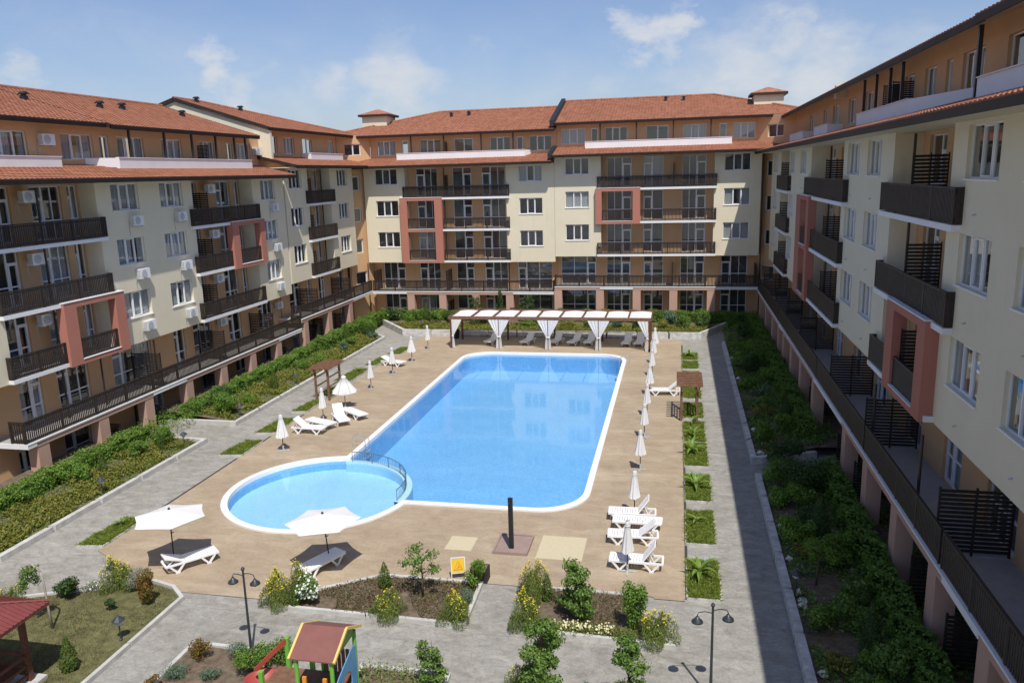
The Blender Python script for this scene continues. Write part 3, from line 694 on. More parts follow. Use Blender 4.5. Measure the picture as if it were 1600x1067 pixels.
# corner walls between the wings
def corner(parent_label, P, Q, name_side, dz, ta, tb):
    """narrow ochre stair tower filling the re-entrant corner: lower strip P0-P1 and attic strip Q0-Q1 (world xy)"""
    e = thing('stair_tower', parent_label, 'building', (P[0][0], P[0][1], 0))
    def strip(p, q, z0, z1, holes, nm, kind):
        p = Vector((*p, 0)); q = Vector((*q, 0)); Ln = (q-p).length; ang = math.atan2(q.y-p.y, q.x-p.x)
        mb = MB(); wall_holes(mb, 0, Ln, z0, z1, 0, .25, holes)
        o = mb.build(nm, M['ochre'], e, loc=p-Vector((P[0][0], P[0][1], 0)), rot=ang, fix=False)
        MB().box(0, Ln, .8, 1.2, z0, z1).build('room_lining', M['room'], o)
        for h in holes: add_window(o, kind, *h, 0)
    Lp = (Vector(P[1])-Vector(P[0])).length; m = Lp*.45
    strip(P[0], P[1], -1, 15.3+dz, [(m-.5, m+.5, b+dz+1.0, b+dz+2.4) for b in B_[2:5]]+[(m-.8, m+.8, B_[1]+dz+.9, B_[1]+dz+2.2)], 'wall', 'w1')
    Lq = (Vector(Q[1])-Vector(Q[0])).length; m = Lq*.5
    strip(Q[0], Q[1], 15.2, 18.0+dz, [(m-.95, m+.75, 16.1+dz, 17.2+dz)], 'attic_wall', 'w2')
    cx, cy, z = ta
    tb_ = MB().box(cx-1.3, cx+1.3, cy-1.3, cy+1.3, z-3, z); tb_.build('turret', M['cream'], e, loc=(-P[0][0], -P[0][1], 0))
    r = MB(); q = 1.62
    for k in range(4):
        a = [(-q, -q), (q, -q), (q, q), (-q, q)][k]; b2 = [(-q, -q), (q, -q), (q, q), (-q, q)][(k+1) % 4]
        r.quad((cx+a[0], cy+a[1], z+.12), (cx+b2[0], cy+b2[1], z+.12), (cx, cy, z+.72))
    r.build('turret_roof', M['tile'], e, loc=(-P[0][0], -P[0][1], 0))
    MB().box(cx-q, cx+q, cy-q, cy+q, z-.08, z+.115).build('fascia', M['fascia'], e, loc=(-P[0][0], -P[0][1], 0))
    return e
corner('narrow ochre stair tower in the corner of the left and back blocks', [(-31.1, 72.1), (-30.0, 75.2)], [(-32.3, 73.4), (-29.9, 75.9)], 'l', 0, (-30.2, 79.6, 20.05), 0)
corner('narrow ochre stair tower in the corner of the right and back blocks', [(7.2, 75.4), (8.9, 73.4)], [(6.95, 75.95), (9.8, 73.2)], 'r', .4, (8.0, 79.6, 20.45), 0)

# ------------------------------------------------------------------ air conditioners (things fixed to the walls)
def make_ac():
    e = thing('air_conditioner', 'x', 'air conditioner')
    m = MB(); m.box(-.42, .42, -.33, -.03, 0, .56); m.build('casing', M['pvc'], e)
    g = MB(); g.lathe([(.22, 0), (.22, .012)], 20); me = g.mesh('fan_grille', M['grille']); o = link('fan_grille', me, e, (-.12, -.345, .28)); o.rotation_euler = (PI/2, 0, 0)
    s = MB()
    for i in range(9): s.box(-.432, -.421, -.31, -.06, .05+i*.055, .075+i*.055)
    s.build('side_louvres', M['grille'], e)
    b = MB(); b.box(-.3, -.26, -.34, 0, -.05, -.005); b.box(.26, .3, -.34, 0, -.05, -.005); b.build('bracket', M['grille'], e)
    p = MB(); p.tube([(-.44, -.1, .2), (-.52, -.06, .1), (-.5, -.03, -.3), (-.44, -.02, -.55)], .02, 6); p.build('pipe', M['grille'], e)
    return e
AC = make_ac(); first = True
floors = {4: 'top', 3: 'middle', 2: 'lowest'}
for (s, who) in ((40.25, 'left-hand'), (44.45, 'right-hand')):
    for f in (4, 3, 2):
        place(AC, first, (-30.4, s, -.68+B_[f]+.62), PI/2, 'white air conditioner under the %s window of the %s column between the terracotta frames' % (floors[f], who)); first = False
for f in (4, 3, 2):
    place(AC, False, (-30.4, 56.3, -.68+B_[f]+.62), PI/2, 'white air conditioner under the %s window right of the far terracotta frame' % floors[f])
place(AC, False, (-31.45, 57.6, -.68+B_[1]+1.9), PI/2, 'white air conditioner low on the ochre wall at the step of the long terrace')
place(AC, False, (-31.1, 33.4, -.68+B_[4]+2.2), PI/2, 'white air conditioner high inside the topmost balcony at the left edge')
place(AC, False, (-31.1, 33.4, -.68+B_[3]+2.2), PI/2, 'white air conditioner high inside the balcony above the near terracotta frame')
place(AC, False, (-31.1, 33.4, -.68+B_[2]+2.2), PI/2, 'white air conditioner inside the balcony left of the near terracotta frame')
place(AC, False, (-31.1, 49.0, -.68+B_[4]+2.2), PI/2, 'white air conditioner behind the slatted screen of the topmost balcony above the far terracotta frame')
place(AC, False, (-31.1, 49.0, -.68+B_[3]+2.2), PI/2, 'white air conditioner behind the slatted screen left of the far terracotta frame')
place(AC, False, (-31.1, 49.0, -.68+B_[2]+2.2), PI/2, 'white air conditioner behind the slatted screen under the far terracotta frame')
place(AC, False, (-31.45, 49.4, -.68+B_[1]+2.1), PI/2, 'white air conditioner over the long lower terrace behind its slatted screen')
place(AC, False, (-32.2, 36.4, -.68+16.75), PI/2, 'white air conditioner under the eaves between two attic windows at left')
place(AC, False, (-32.2, 57.7, -.68+16.6), PI/2, 'white air conditioner under the eaves beside the cream gable wall')
for g in [o for o in COL.objects if o.get('category') == 'air conditioner']: g['group'] = 'air conditioners on the left wing'

# ------------------------------------------------------------------ ground, paths, deck
def rect(x0, x1, y0, y1): return [(x0, y0), (x1, y0), (x1, y1), (x0, y1)]
CX, CY, R0 = -15.75, 31.45, 4.4
def rrect(x0, x1, y0, y1, r, n=10):
    out = []
    for cx, cy, a in ((x1-r, y0+r, -90), (x1-r, y1-r, 0), (x0+r, y1-r, 90)):
        for i in range(n+1):
            t = math.radians(a+90*i/n); out.append((cx+r*math.cos(t), cy+r*math.sin(t)))
    return out
def pool_outline(d):
    x0, x1, y0, y1, r, R = -16.4+d, -3.58-d, 30.58+d, 60.08-d, 2.15-d*.5, R0-d
    a0 = math.atan2(math.sqrt(R*R-(x0-CX)**2), x0-CX); a1 = math.atan2(y0-CY, math.sqrt(R*R-(y0-CY)**2))
    main = rrect(x0, x1, y0, y1, r)
    arc = [(CX+R*math.cos(a0+(a1+2*PI-a0)*i/48), CY+R*math.sin(a0+(a1+2*PI-a0)*i/48)) for i in range(49)]
    inner = [(CX+R*math.cos(a1+(a0-a1)*i/20), CY+R*math.sin(a1+(a0-a1)*i/20)) for i in range(21)]
    return main, arc, inner
main0, arc0, inn0 = pool_outline(0); main1, arc1, inn1 = pool_outline(.29)
OUT0 = main0+arc0; OUT1 = main1+arc1
DX0, DX1, DY0, DY1 = -22.02, .46, 21.9, 65.9
struct(sheet('ground', M['pavers'], [(-400, -80), (400, -80), (400, 800), (-400, 800)], [rect(-22.3, .7, 21.5, 66.2)], -.03))
struct(sheet('pool_deck', M['deck'], [(-22.02, 24.6), (-18.2, 22.62), (-16.9, 22.28), (-13.7, 22.28), (-12.0, 23.2), (-10.1, 24.5), (-.6, 24.5), (-.55, 24.38), (.46, 24.38), (.46, 65.9), (-22.02, 65.9)], [OUT0], 0))
near = [(-22.3, 21.5), (.7, 21.5), (.7, 66.2), (-22.3, 66.2), (-22.3, 24.6), (-22.02, 24.6), (-22.02, 65.9), (.46, 65.9), (.46, 24.38), (-.55, 24.38), (-.6, 24.5), (-10.1, 24.5), (-12.0, 23.2), (-13.7, 22.28), (-16.9, 22.28), (-18.2, 22.62), (-22.02, 24.6), (-22.3, 24.6)]
struct(sheet('path', M['pavers'], near[:4]+[(-22.3, 24.601), (-22.02, 24.601)]+near[6:17]+[(-22.3, 24.599)], (), -.026))
# coping, basins, water
def ring_strip(o, i, z0, z1, mb):
    n = len(o)
    for k in range(n):
        k2 = (k+1) % n
        mb.quad((*o[k], z1), (*o[k2], z1), (*i[k2], z1), (*i[k], z1)); mb.quad((*o[k], z0), (*o[k2], z0), (*o[k2], z1), (*o[k], z1)); mb.quad((*i[k], z1), (*i[k2], z1), (*i[k2], z0), (*i[k], z0))
cp = MB(); ring_strip(OUT0, OUT1, -.12, .07, cp); struct(cp.build('pool_coping', M['white'], fix=False))
bs = MB()
for k in range(len(OUT1)):
    a, b = OUT1[k], OUT1[(k+1) % len(OUT1)]; bs.quad((*a, -.12), (*b, -.12), (*b, -1.45), (*a, -1.45))
struct(bs.build('pool_wall', M['mosaic'], fix=False))
struct(sheet('pool_floor', M['mosaic'], OUT1, (), -1.45))
Rm, Ri = R0-.29, R0-.66
circ = lambda R, n=72: [(CX+R*math.cos(2*PI*i/n), CY+R*math.sin(2*PI*i/n)) for i in range(n)]
dv = MB()
A0 = [(CX+Rm*math.cos(t), CY+Rm*math.sin(t)) for t in np.linspace(math.atan2(inn1[0][1]-CY, inn1[0][0]-CX)-.03, math.atan2(inn1[-1][1]-CY, inn1[-1][0]-CX)+.03, 30)]
A1 = [(CX+(x-CX)*Ri/Rm, CY+(y-CY)*Ri/Rm) for x, y in A0]
for k in range(29):
    dv.quad((*A0[k], -.02), (*A0[k+1], -.02), (*A1[k+1], -.02), (*A1[k], -.02)); dv.quad((*A0[k], -1.45), (*A0[k+1], -1.45), (*A0[k+1], -.02), (*A0[k], -.02)); dv.quad((*A1[k], -.02), (*A1[k+1], -.02), (*A1[k+1], -.6), (*A1[k], -.6))
struct(dv.build('pool_divider_wall', M['palemosaic'], fix=False))
struct(sheet('paddling_pool_floor', M['palemosaic'], circ(Rm-.002), (), -.55))
struct(sheet('pool_water', M['water'], main1+inn1[::-1][::1] if False else main1+[p for p in inn1[::-1]], (), -.10))
struct(sheet('paddling_pool_water', M['water'], circ(Rm-.005), (), -.095))

# railing on the divider between the pools
e = thing('pool_railing', 'low curved metal railing on the wall between paddling pool and main pool', 'railing', (CX, CY, 0))
Rr = R0-.56; ts = np.linspace(math.radians(92), math.radians(-8), 40)
pts = [(Rr*math.cos(t), Rr*math.sin(t)) for t in ts]
MB().tube([(x, y, 0.50) for x, y in pts], .02, 6).build('handrail', M['railmetal'], e)
MB().tube([(x, y, .08) for x, y in pts], .012, 6).build('lower_rail', M['railmetal'], e)
bm_ = MB()
for t in np.linspace(ts[0], ts[-1], 50): bm_.tube([(Rr*math.cos(t), Rr*math.sin(t), .09), (Rr*math.cos(t), Rr*math.sin(t), .49)], .008, 5)
bm_.build('balusters', M['railmetal'], e)
for t in np.linspace(ts[0], ts[-1], 7): MB().tube([(Rr*math.cos(t), Rr*math.sin(t), -.03), (Rr*math.cos(t), Rr*math.sin(t), .51)], .015, 6).build('post', M['railmetal'], e)
def ladder(x, y, rot, label):
    e = thing('pool_ladder', label, 'ladder', (x, y, 0), rot, 'pool ladders')
    for s in (-.26, .26):
        MB().tube([(-.6, s, 0), (-.6, s, .42), (-.53, s, .56), (-.4, s, .6), (-.05, s, .5), (.12, s, .32), (.16, s, 0), (.16, s, -1.1)], .02, 8).build('handrail', M['steel'], e)
    for z in (-.3, -.6, -.9): MB().box(.1, .22, -.25, .25, z-.02, z+.02).build('step', M['steel'], e)
ladder(-16.15, 37.6, 0, 'stainless pool ladder on the left edge by the paddling pool')
ladder(-3.9, 57.4, PI, 'stainless pool ladder at the far right corner of the pool')

# kerbs, soil of the beds, lawn
def kerb(name, pts, w, h, mat='concrete', z=-.03):
    mb = MB(); P = [Vector((x, y, 0)) for x, y in pts]
    L_, Rr_ = [], []
    for i, p in enumerate(P):
        d0 = (p-P[i-1]).normalized() if i else None; d1 = (P[i+1]-p).normalized() if i < len(P)-1 else None
        d = ((d0 or d1)+(d1 or d0)).normalized(); nn = Vector((-d.y, d.x, 0)); k = 1/max(.4, nn.dot(Vector((-(d1 or d0).y, (d1 or d0).x, 0))))
        L_.append(p+nn*w/2*k); Rr_.append(p-nn*w/2*k)
    for i in range(len(P)-1):
        n = max(1, int((P[i+1]-P[i]).length/2.5))
        for j in range(n):
            f0, f1 = j/n+.003*(j > 0), (j+1)/n-.003*(j < n-1)
            a, b, c, d = L_[i].lerp(L_[i+1], f0), L_[i].lerp(L_[i+1], f1), Rr_[i].lerp(Rr_[i+1], f1), Rr_[i].lerp(Rr_[i+1], f0)
            mb.prism([(a.x, a.y), (b.x, b.y), (c.x, c.y), (d.x, d.y)], lambda u, v, q: (u, v, q), z, z+h+random.uniform(-.002, .002))
    return struct(mb.build(name, M[mat]))
def soil(name, mat, poly, z, bumpy=.03, res=.35, slope=None):
    """bumpy ground inside a polygon"""
    bm = poly_sheet(poly, [], 0)
    xs = [p[0] for p in poly]; ys = [p[1] for p in poly]
    for ax, lo, hi in ((0, min(xs), max(xs)), (1, min(ys), max(ys))):
        n = int((hi-lo)/res)
        for i in range(1, min(n, 120)):
            co = [0, 0, 0]; co[ax] = lo+(hi-lo)*i/n; no = [0, 0, 0]; no[ax] = 1
            bmesh.ops.bisect_plane(bm, geom=bm.verts[:]+bm.edges[:]+bm.faces[:], plane_co=co, plane_no=no)
    for v in bm.verts:
        v.co.z = (z if slope is None else slope(v.co.x, v.co.y))+bumpy*(math.sin(v.co.x*2.1+v.co.y*1.3)+math.sin(v.co.x*.9-v.co.y*2.7))*.5+random.uniform(-.4, .4)*bumpy
    me = bpy.data.meshes.new(name); bm.to_mesh(me); bm.free(); me.materials.append(M[mat]); me.polygons.foreach_set('use_smooth', [True]*len(me.polygons))
    return struct(link(name, me))
LZ = lambda x, y: .10+max(0, (-25.6-x))*.13
soil('bed_soil', 'soil', rect(-30.3, -25.35, 12, 36.7), 0, .03, .5, LZ); soil('bed_soil', 'soil', rect(-30.3, -25.35, 40.3, 64.5), 0, .03, .5, LZ)
kerb('kerb', [(-25.25, 12), (-25.25, 36.95), (-27.2, 37.0), (-29.0, 37.0)], .24, .24); kerb('kerb', [(-29.0, 40.15), (-25.25, 40.1), (-25.25, 64.6), (-26.2, 65.6)], .24, .24)
RZ = lambda x, y: .16+max(0, x-4)*.10
soil('bed_soil', 'soil', rect(3.85, 8.9, 2, 35.6), 0, .04, .5, RZ); soil('bed_soil', 'soil', [(3.85, 37.7), (6.9, 38.9), (8.9, 38.9), (8.9, 73.5), (5.2, 73.5), (3.85, 64.3)], 0, .04, .5, RZ)
for pts, lab in (([(3.78, 2), (3.78, 35.5)], 'low pale stone wall edging the shaded bed, nearer of two'), ([(6.8, 38.8), (3.78, 37.6), (3.78, 64.2)], 'low pale stone wall edging the shaded bed, farther one with a bent end')):
    o = kerb('stone_wall', pts, .26, .36, 'stonewall'); del o['kind']; tag(o, lab, 'wall')
BP = [(-29.3, 73.0), (-24.0, 66.25), (2.0, 66.5), (5.3, 73.2)]
soil('bed_soil', 'soil', [(-29.1, 73.3), (-23.95, 66.35), (1.95, 66.6), (5.1, 73.3)], .42, .04, .6)
o = kerb('stone_wall', BP, .24, .58, 'stonewall'); del o['kind']; tag(o, 'low pale stone wall in front of the back bed, splayed at both ends', 'wall')
LAWN = [(-21.9, 20.95), (-18.15, 22.6), (-17.25, 22.35), (-16.55, 21.78), (-16.48, 13.5), (-25, 13.5), (-25, 18.6)]
soil('lawn', 'lawn', LAWN, .05, .02, .3); kerb('kerb', [(-25, 18.5), (-21.95, 21.0), (-18.15, 22.68), (-17.2, 22.42), (-16.45, 21.8), (-16.38, 13.5)], .13, .16)
BED2 = [(-13.1, 21.85), (-12.0, 23.05), (-10.1, 24.35), (-6.5, 24.35), (-6.42, 21.75)]
soil('bed_soil', 'soil', BED2, .06, .03, .25); kerb('kerb', [*BED2, BED2[0]], .13, .15)
BED4 = [(-4.25, 21.78), (-4.75, 23.4), (-4.0, 24.38), (-1.4, 24.35), (.05, 21.65)]
soil('bed_soil', 'soil', BED4, .06, .03, .25); kerb('kerb', [*BED4, BED4[0]], .13, .15)
BED3 = [(-14.45, 12), (-14.42, 19.45), (-11.0, 19.35), (-10.9, 12)]
soil('bed_soil', 'soil', BED3, .06, .03, .3); kerb('kerb', BED3[:3], .13, .15)
BED5 = [(-8.8, 12), (-8.8, 19.2), (-6.2, 19.2), (-5.6, 12)]
soil('bed_soil', 'soil', BED5, .06, .03, .3); kerb('kerb', BED5[:], .13, .15)
BED6 = [(-4.5, 12), (-4.3, 19.0), (.3, 18.9), (.5, 12)]
soil('bed_soil', 'soil', BED6, .06, .03, .3); kerb('kerb', BED6[:], .13, .15)
for y0, y1 in ((27.5, 34.9), (37.6, 38.4), (41.6, 42.5)): struct(MB().box(-22.12, -22.02, y0, y1, -.02, .012).build('drain_strip', M['drain']))
for y0, y1 in ((27.2, 28.4), (31.6, 32.5), (35.6, 36.6), (60.8, 64)): struct(MB().box(.46, .56, y0, y1, -.02, .012).build('drain_strip', M['drain']))
struct(MB().box(-8.55, -7.5, 26.76, 27.9, .001, .008).build('deck_mat', M['mat'])); struct(MB().box(-4.98, -3.25, 26.58, 28.48, .001, .008).build('deck_mat', M['mat']))

# ------------------------------------------------------------------ shower, sign, planter tub, lamps
e = thing('shower', 'black shower post standing in its brown tray beside the pool', 'shower', (-5.98, 27.1, 0))
t = MB(); t.box(-.66, .68, -.45, 1.12, .0, .07); t.box(-.66, .68, -.45, -.38, .071, .12); t.box(-.66, .68, 1.05, 1.12, .071, .12); t.box(-.66, -.59, -.379, 1.049, .071, .12); t.box(.61, .68, -.379, 1.049, .071, .12); t.build('tray', M['tray'], e)
MB().box(-.085, .085, -.06, .06, .072, 2.1).build('post', M['black'], e); MB().tube([(0, -.06, 1.95), (0, -.2, 1.97), (0, -.22, 1.93)], .02, 6).build('shower_head', M['black'], e); MB().box(-.3, -.24, .98, 1.04, .12, .2).build('foot_tap', M['black'], e)
e = thing('caution_sign', 'yellow caution board with an orange triangle on a white folding stand', 'sign', (-7.42, 24.72, 0), .35); e.scale = (.78, .78, .8)
def tilted(y): return lambda u, v, w: (u, y+w+v*.16, v)
MB().prism([(-.29, .32), (.29, .32), (.29, .92), (-.29, .92)], tilted(-.15), 0, .03).build('board', M['yellow'], e)
fr = MB()
for a, b in (((-.31, .02), (-.31, .96)), ((.31, .02), (.31, .96)), ((-.31, .96), (.31, .96)), ((-.31, .29), (.31, .29))): fr.bar((a[0], -.15+.16*a[1]+.015, a[1]), (b[0], -.15+.16*b[1]+.015, b[1]), .035, .045)
for s in (-.31, .31): fr.bar((s, .32, .0), (s, .02, .93), .03, .03)
fr.build('stand', M['pvc'], e)
sy = MB(); y_ = lambda v: -.15+.16*v-.006
for a, b in (((-.2, .45), (.2, .45)), ((.2, .45), (0, .82)), ((0, .82), (-.2, .45)), ((0, .52), (.02, .66)), ((-.07, .50), (.02, .57)), ((.02, .60), (.08, .55))): sy.bar((a[0], y_(a[1]), a[1]), (b[0], y_(b[1]), b[1]), .03, .008)
sy.build('pictogram', M['orange'], e)
e = thing('planter_tub', 'dark square planter tub behind a bright bush at the bed corner', 'planter', (-6.62, 24.72, 0)); e.scale = (.8, .8, .9)
pt = MB(); pt.box(-.38, .38, -.3, .3, 0, .55); pt.build('tub', M['planterdark'], e); MB().box(-.33, .33, -.25, .25, .551, .56).build('soil', M['soil'], e)
e = thing('planter_tub', 'dark planter tub beside the left post of the curtained pergola', 'planter', (-18.9, 65.3, 0)); MB().lathe([(.3, 0), (.42, .75), (.40, .76), (.36, .7)], 14).build('tub', M['planterdark'], e)
def lamp(x, y, rot, h, label):
    e = thing('street_lamp', label, 'street lamp', (x, y, 0), rot, 'double-armed garden lamp posts')
    MB().lathe([(.10, 0), (.08, .12), (.045, .2), (.038, .9), (.03, h)], 12).build('pole', M['lampmetal'], e); MB().lathe([(.05, h), (.06, h+.04), (.02, h+.1)], 10).build('finial', M['lampmetal'], e)
    for s, z in ((-1, h-.32), (1, h-.24)):
        MB().tube([(0, 0, z+.12), (s*.2, 0, z+.16), (s*.36, 0, z+.14), (s*.40, 0, z+.06), (s*.40, 0, z)], .014, 6).build('arm', M['lampmetal'], e)
        sh = MB(); sh.lathe([(.035, z+.02), (.06, z-.03), (.145, z-.11), (.155, z-.145), (.10, z-.145)], 16, (s*.40, 0)); o = sh.build('lamp_shade', M['lampmetal'], e, smooth=True)
        MB().lathe([(.03, z-.22), (.07, z-.18), (.08, z-.155)], 10, (s*.40, 0)).build('bulb', M['grille'], o)
lamp(-12.43, 19.33, -.15, 2.75, 'black double-armed lamp post left of the playground tower')
lamp(1.08, 19.5, .12, 2.72, 'black double-armed lamp post on the shaded path at right')
def make_bollard():
    e = thing('bollard_lamp', 'x', 'garden lamp', group='low black lantern lamps')
    MB().lathe([(.05, 0), (.05, .05), (.022, .08), (.022, .55)], 8).build('pole', M['lampmetal'], e)
    MB().lathe([(.07, .55), (.09, .58), (.10, .70), (.06, .71)], 8).build('lantern', M['grille'], e)
    MB().lathe([(.20, .70), (.19, .72), (.05, .83), (.02, .87)], 8).build('lamp_hat', M['lampmetal'], e)
    return e
BO = make_bollard()
for i, (x, y, z, lab) in enumerate([(-16.83, 19.21, .05, 'low black lantern lamp alone on the lawn near the paved path'), (-19.42, 22.25, .05, 'low black lantern lamp behind the yellow flower bush on the lawn'), (-25.6, 29.4, .1, 'low black lantern lamp beside a cone conifer in the nearer left bed'),
        (-25.75, 35.9, .1, 'low black lantern lamp at the open end of the nearer left bed'), (-25.6, 41.3, .1, 'low black lantern lamp at the start of the farther left bed'), (-25.6, 48.6, .1, 'low black lantern lamp behind the left timber arch'),
        (-22.4, 66.9, .42, 'low black lantern lamp behind the low stone wall at the back'), (3.98, 24.9, .3, 'low black lantern lamp on the stone wall of the shaded bed')]):
    place(BO, i == 0, (x, y, z), 0, lab)

# ------------------------------------------------------------------ parasols
def canopy_closed(r, z0, z1, n=48):
    mb = MB(); prof = [(.035, z1), (.075, z1-.05), (.10, z1-.17), (.085, z1-.20)]+[(.09+(r-.09)*k, z1-.2-(z1-.2-z0)*k) for k in (.15, .4, .7, 1)]
    for k, (q, z) in enumerate(prof):
        for j in range(n):
            t = 2*PI*j/n; f = max(0, (k-3)/4); w = 1+.22*f*math.cos(8*t)+.05*f*math.sin(3*t+z)
            mb.v.append((q*w*math.cos(t), q*w*math.sin(t), z+(.05*f*math.cos(8*t+.4) if k == len(prof)-1 else 0)))
    for k in range(len(prof)-1):
        for j in range(n):
            j2 = (j+1) % n; mb.f.append((k*n+j, k*n+j2, (k+1)*n+j2, (k+1)*n+j)); mb.mi.append(0)
    mb.f.append(tuple(range(n))); mb.mi.append(0)
    return mb
def make_parasol(r, z0, z1):
    e = thing('parasol', 'x', 'parasol')
    MB().tube([(0, 0, .04), (0, 0, z1-.05)], .022, 8).build('pole', M['black'], e)
    b = MB(); b.bar((-.3, 0, .03), (.3, 0, .03), .05, .04); b.bar((0, -.3, .035), (0, .3, .035), .05, .04); b.lathe([(.04, .0), (.04, .3)], 8); b.build('base', M['grille'], e)
    canopy_closed(r, z0, z1).build('canopy', L['fabric'], e, smooth=True, fix=False)
    s = MB(); s.lathe([(.108, z1-.215), (.112, z1-.2), (.108, z1-.185)], 16); s.build('tie_strap', M['white'], e)
    return e
P1 = make_parasol(.20, .80, 2.02); P2 = make_parasol(.27, .78, 2.03)
ordn = ['first', 'second', 'third', 'fourth', 'fifth', 'sixth', 'seventh', 'eighth', 'ninth']
f1 = f2 = True
for i, y in enumerate([26.07, 30.84, 36.01, 40.7, 44.57, 49.06, 53.74, 57.5, 60.88]):
    wide = i in (2, 5, 8); lab = 'closed white parasol, %s from the camera in the row right of the pool' % ordn[i]
    o = place(P2 if wide else P1, f2 if wide else f1, (-1.55, y, 0), i*.7, lab, (1+.13*math.sin(i*2.3), 1+.1*math.cos(i*1.7), .98+.02*(i % 3)))
    if wide: f2 = False
    else: f1 = False
for i, (x, y) in enumerate([(-20.19, 36.28), (-20.3, 41.45), (-20.08, 48.46), (-19.99, 52.46), (-19.88, 56.43), (-19.95, 60.71)]):
    wide = i in (0, 4)
    place(P2 if wide else P1, False, (x, y, 0), i*.9, ['closed white parasol beside the lounger at the near end of the left row', 'closed white parasol behind the two middle left-side loungers', 'closed white parasol just beyond the half-open one, left of the pool',
        'closed white parasol beside the lone lounger at the far left', 'closed white parasol, second last in the row left of the pool', 'closed white parasol at the far end of the row left of the pool'][i], (1+.12*math.sin(i*1.9+1), 1+.1*math.cos(i*2.1), 1+.015*(i % 2)))
e = thing('parasol', 'half-open white parasol with spreading hem among the left loungers', 'parasol', (-20.07, 44.13, 0))
MB().tube([(0, 0, .04), (0, 0, 2.05)], .022, 8).build('pole', M['black'], e); MB().lathe([(.27, .0), (.27, .06), (.04, .1), (.04, .3)], 12).build('base', M['grille'], e)
mb = MB(); n = 64; prof = [(.04, 2.1), (.15, 2.0), (.17, 1.93), (.16, 1.92), (.4, 1.5), (.62, 1.1), (.66, 1.0)]
for k, (q, z) in enumerate(prof):
    for j in range(n):
        t = 2*PI*j/n; f = max(0, (k-3)/3); w = 1+.24*f*math.cos(8*t); mb.v.append((q*w*math.cos(t), q*w*math.sin(t), z+.07*f*math.cos(8*t)))
for k in range(len(prof)-1):
    for j in range(n): j2 = (j+1) % n; mb.f.append((k*n+j, k*n+j2, (k+1)*n+j2, (k+1)*n+j)); mb.mi.append(0)
mb.build('canopy', L['fabric'], e, smooth=True, fix=False)
def open_parasol(x, y, cx, cy, rot, R, tilt, label):
    e = thing('parasol', label, 'parasol', (x, y, 0), 0, 'open parasols')
    dx, dy = cx-x, cy-y
    MB().tube([(0, 0, .03), (dx*.85, dy*.85, 1.95), (dx, dy, 2.28)], .024, 8).build('pole', M['black'], e)
    MB().tube([(dx*.55-.03, dy*.55, 1.2), (dx*.55+.1, dy*.55, 1.25)], .02, 6).build('crank_handle', M['black'], e)
    b = MB(); b.bar((-.35, 0, .03), (.35, 0, .03), .06, .05); b.bar((0, -.35, .036), (0, .35, .036), .06, .05); b.lathe([(.045, 0), (.04, .3)], 8); b.build('base', M['grille'], e)
    mb = MB(); K = 6; rings = [0, .08, .35, .7, 1.]; sub = 6; n = K*sub; zt = 2.26
    for q in rings:
        for j in range(n):
            t = rot+2*PI*j/n; u = (j % sub)/sub; edge = math.cos(PI/K)/math.cos((u-.5)*2*PI/K)
            sag = .05*math.sin(u*PI)*q; k = edge*(1-.045*math.sin(u*PI)*q*q)
            px, py = R*q*k*math.cos(t), R*q*k*math.sin(t); mb.v.append((dx+px, dy+py, zt-.27*q*(.85+.15*q)-sag*.25+tilt[0]*px+tilt[1]*py))
    for k in range(len(rings)-1):
        for j in range(n): j2 = (j+1) % n; mb.f.append((k*n+j, k*n+j2, (k+1)*n+j2, (k+1)*n+j)); mb.mi.append(0)
    mb.build('canopy', L['fabric'], e, smooth=False, fix=False)
    c = MB(); c.lathe([(.03, 2.25), (.05, 2.29), (.02, 2.34)], 8, (dx, dy)); c.build('finial', M['black'], e)
    for k in range(K):
        t = rot+2*PI*k/K; MB().tube([(dx, dy, zt-.03), (dx+R*.98*math.cos(t), dy+R*.98*math.sin(t), zt-.295+tilt[0]*R*math.cos(t)+tilt[1]*R*math.sin(t))], .01, 5).build('rib', M['black'], e)
open_parasol(-18.57, 24.45, -18.15, 23.95, .12, 1.36, (.03, -.03), 'open white parasol, left of the two, in front of the paddling pool')
open_parasol(-12.55, 25.2, -12.3, 24.42, .32, 1.36, (.03, -.02), 'open white parasol, right of the two, overlapping the paddling pool')

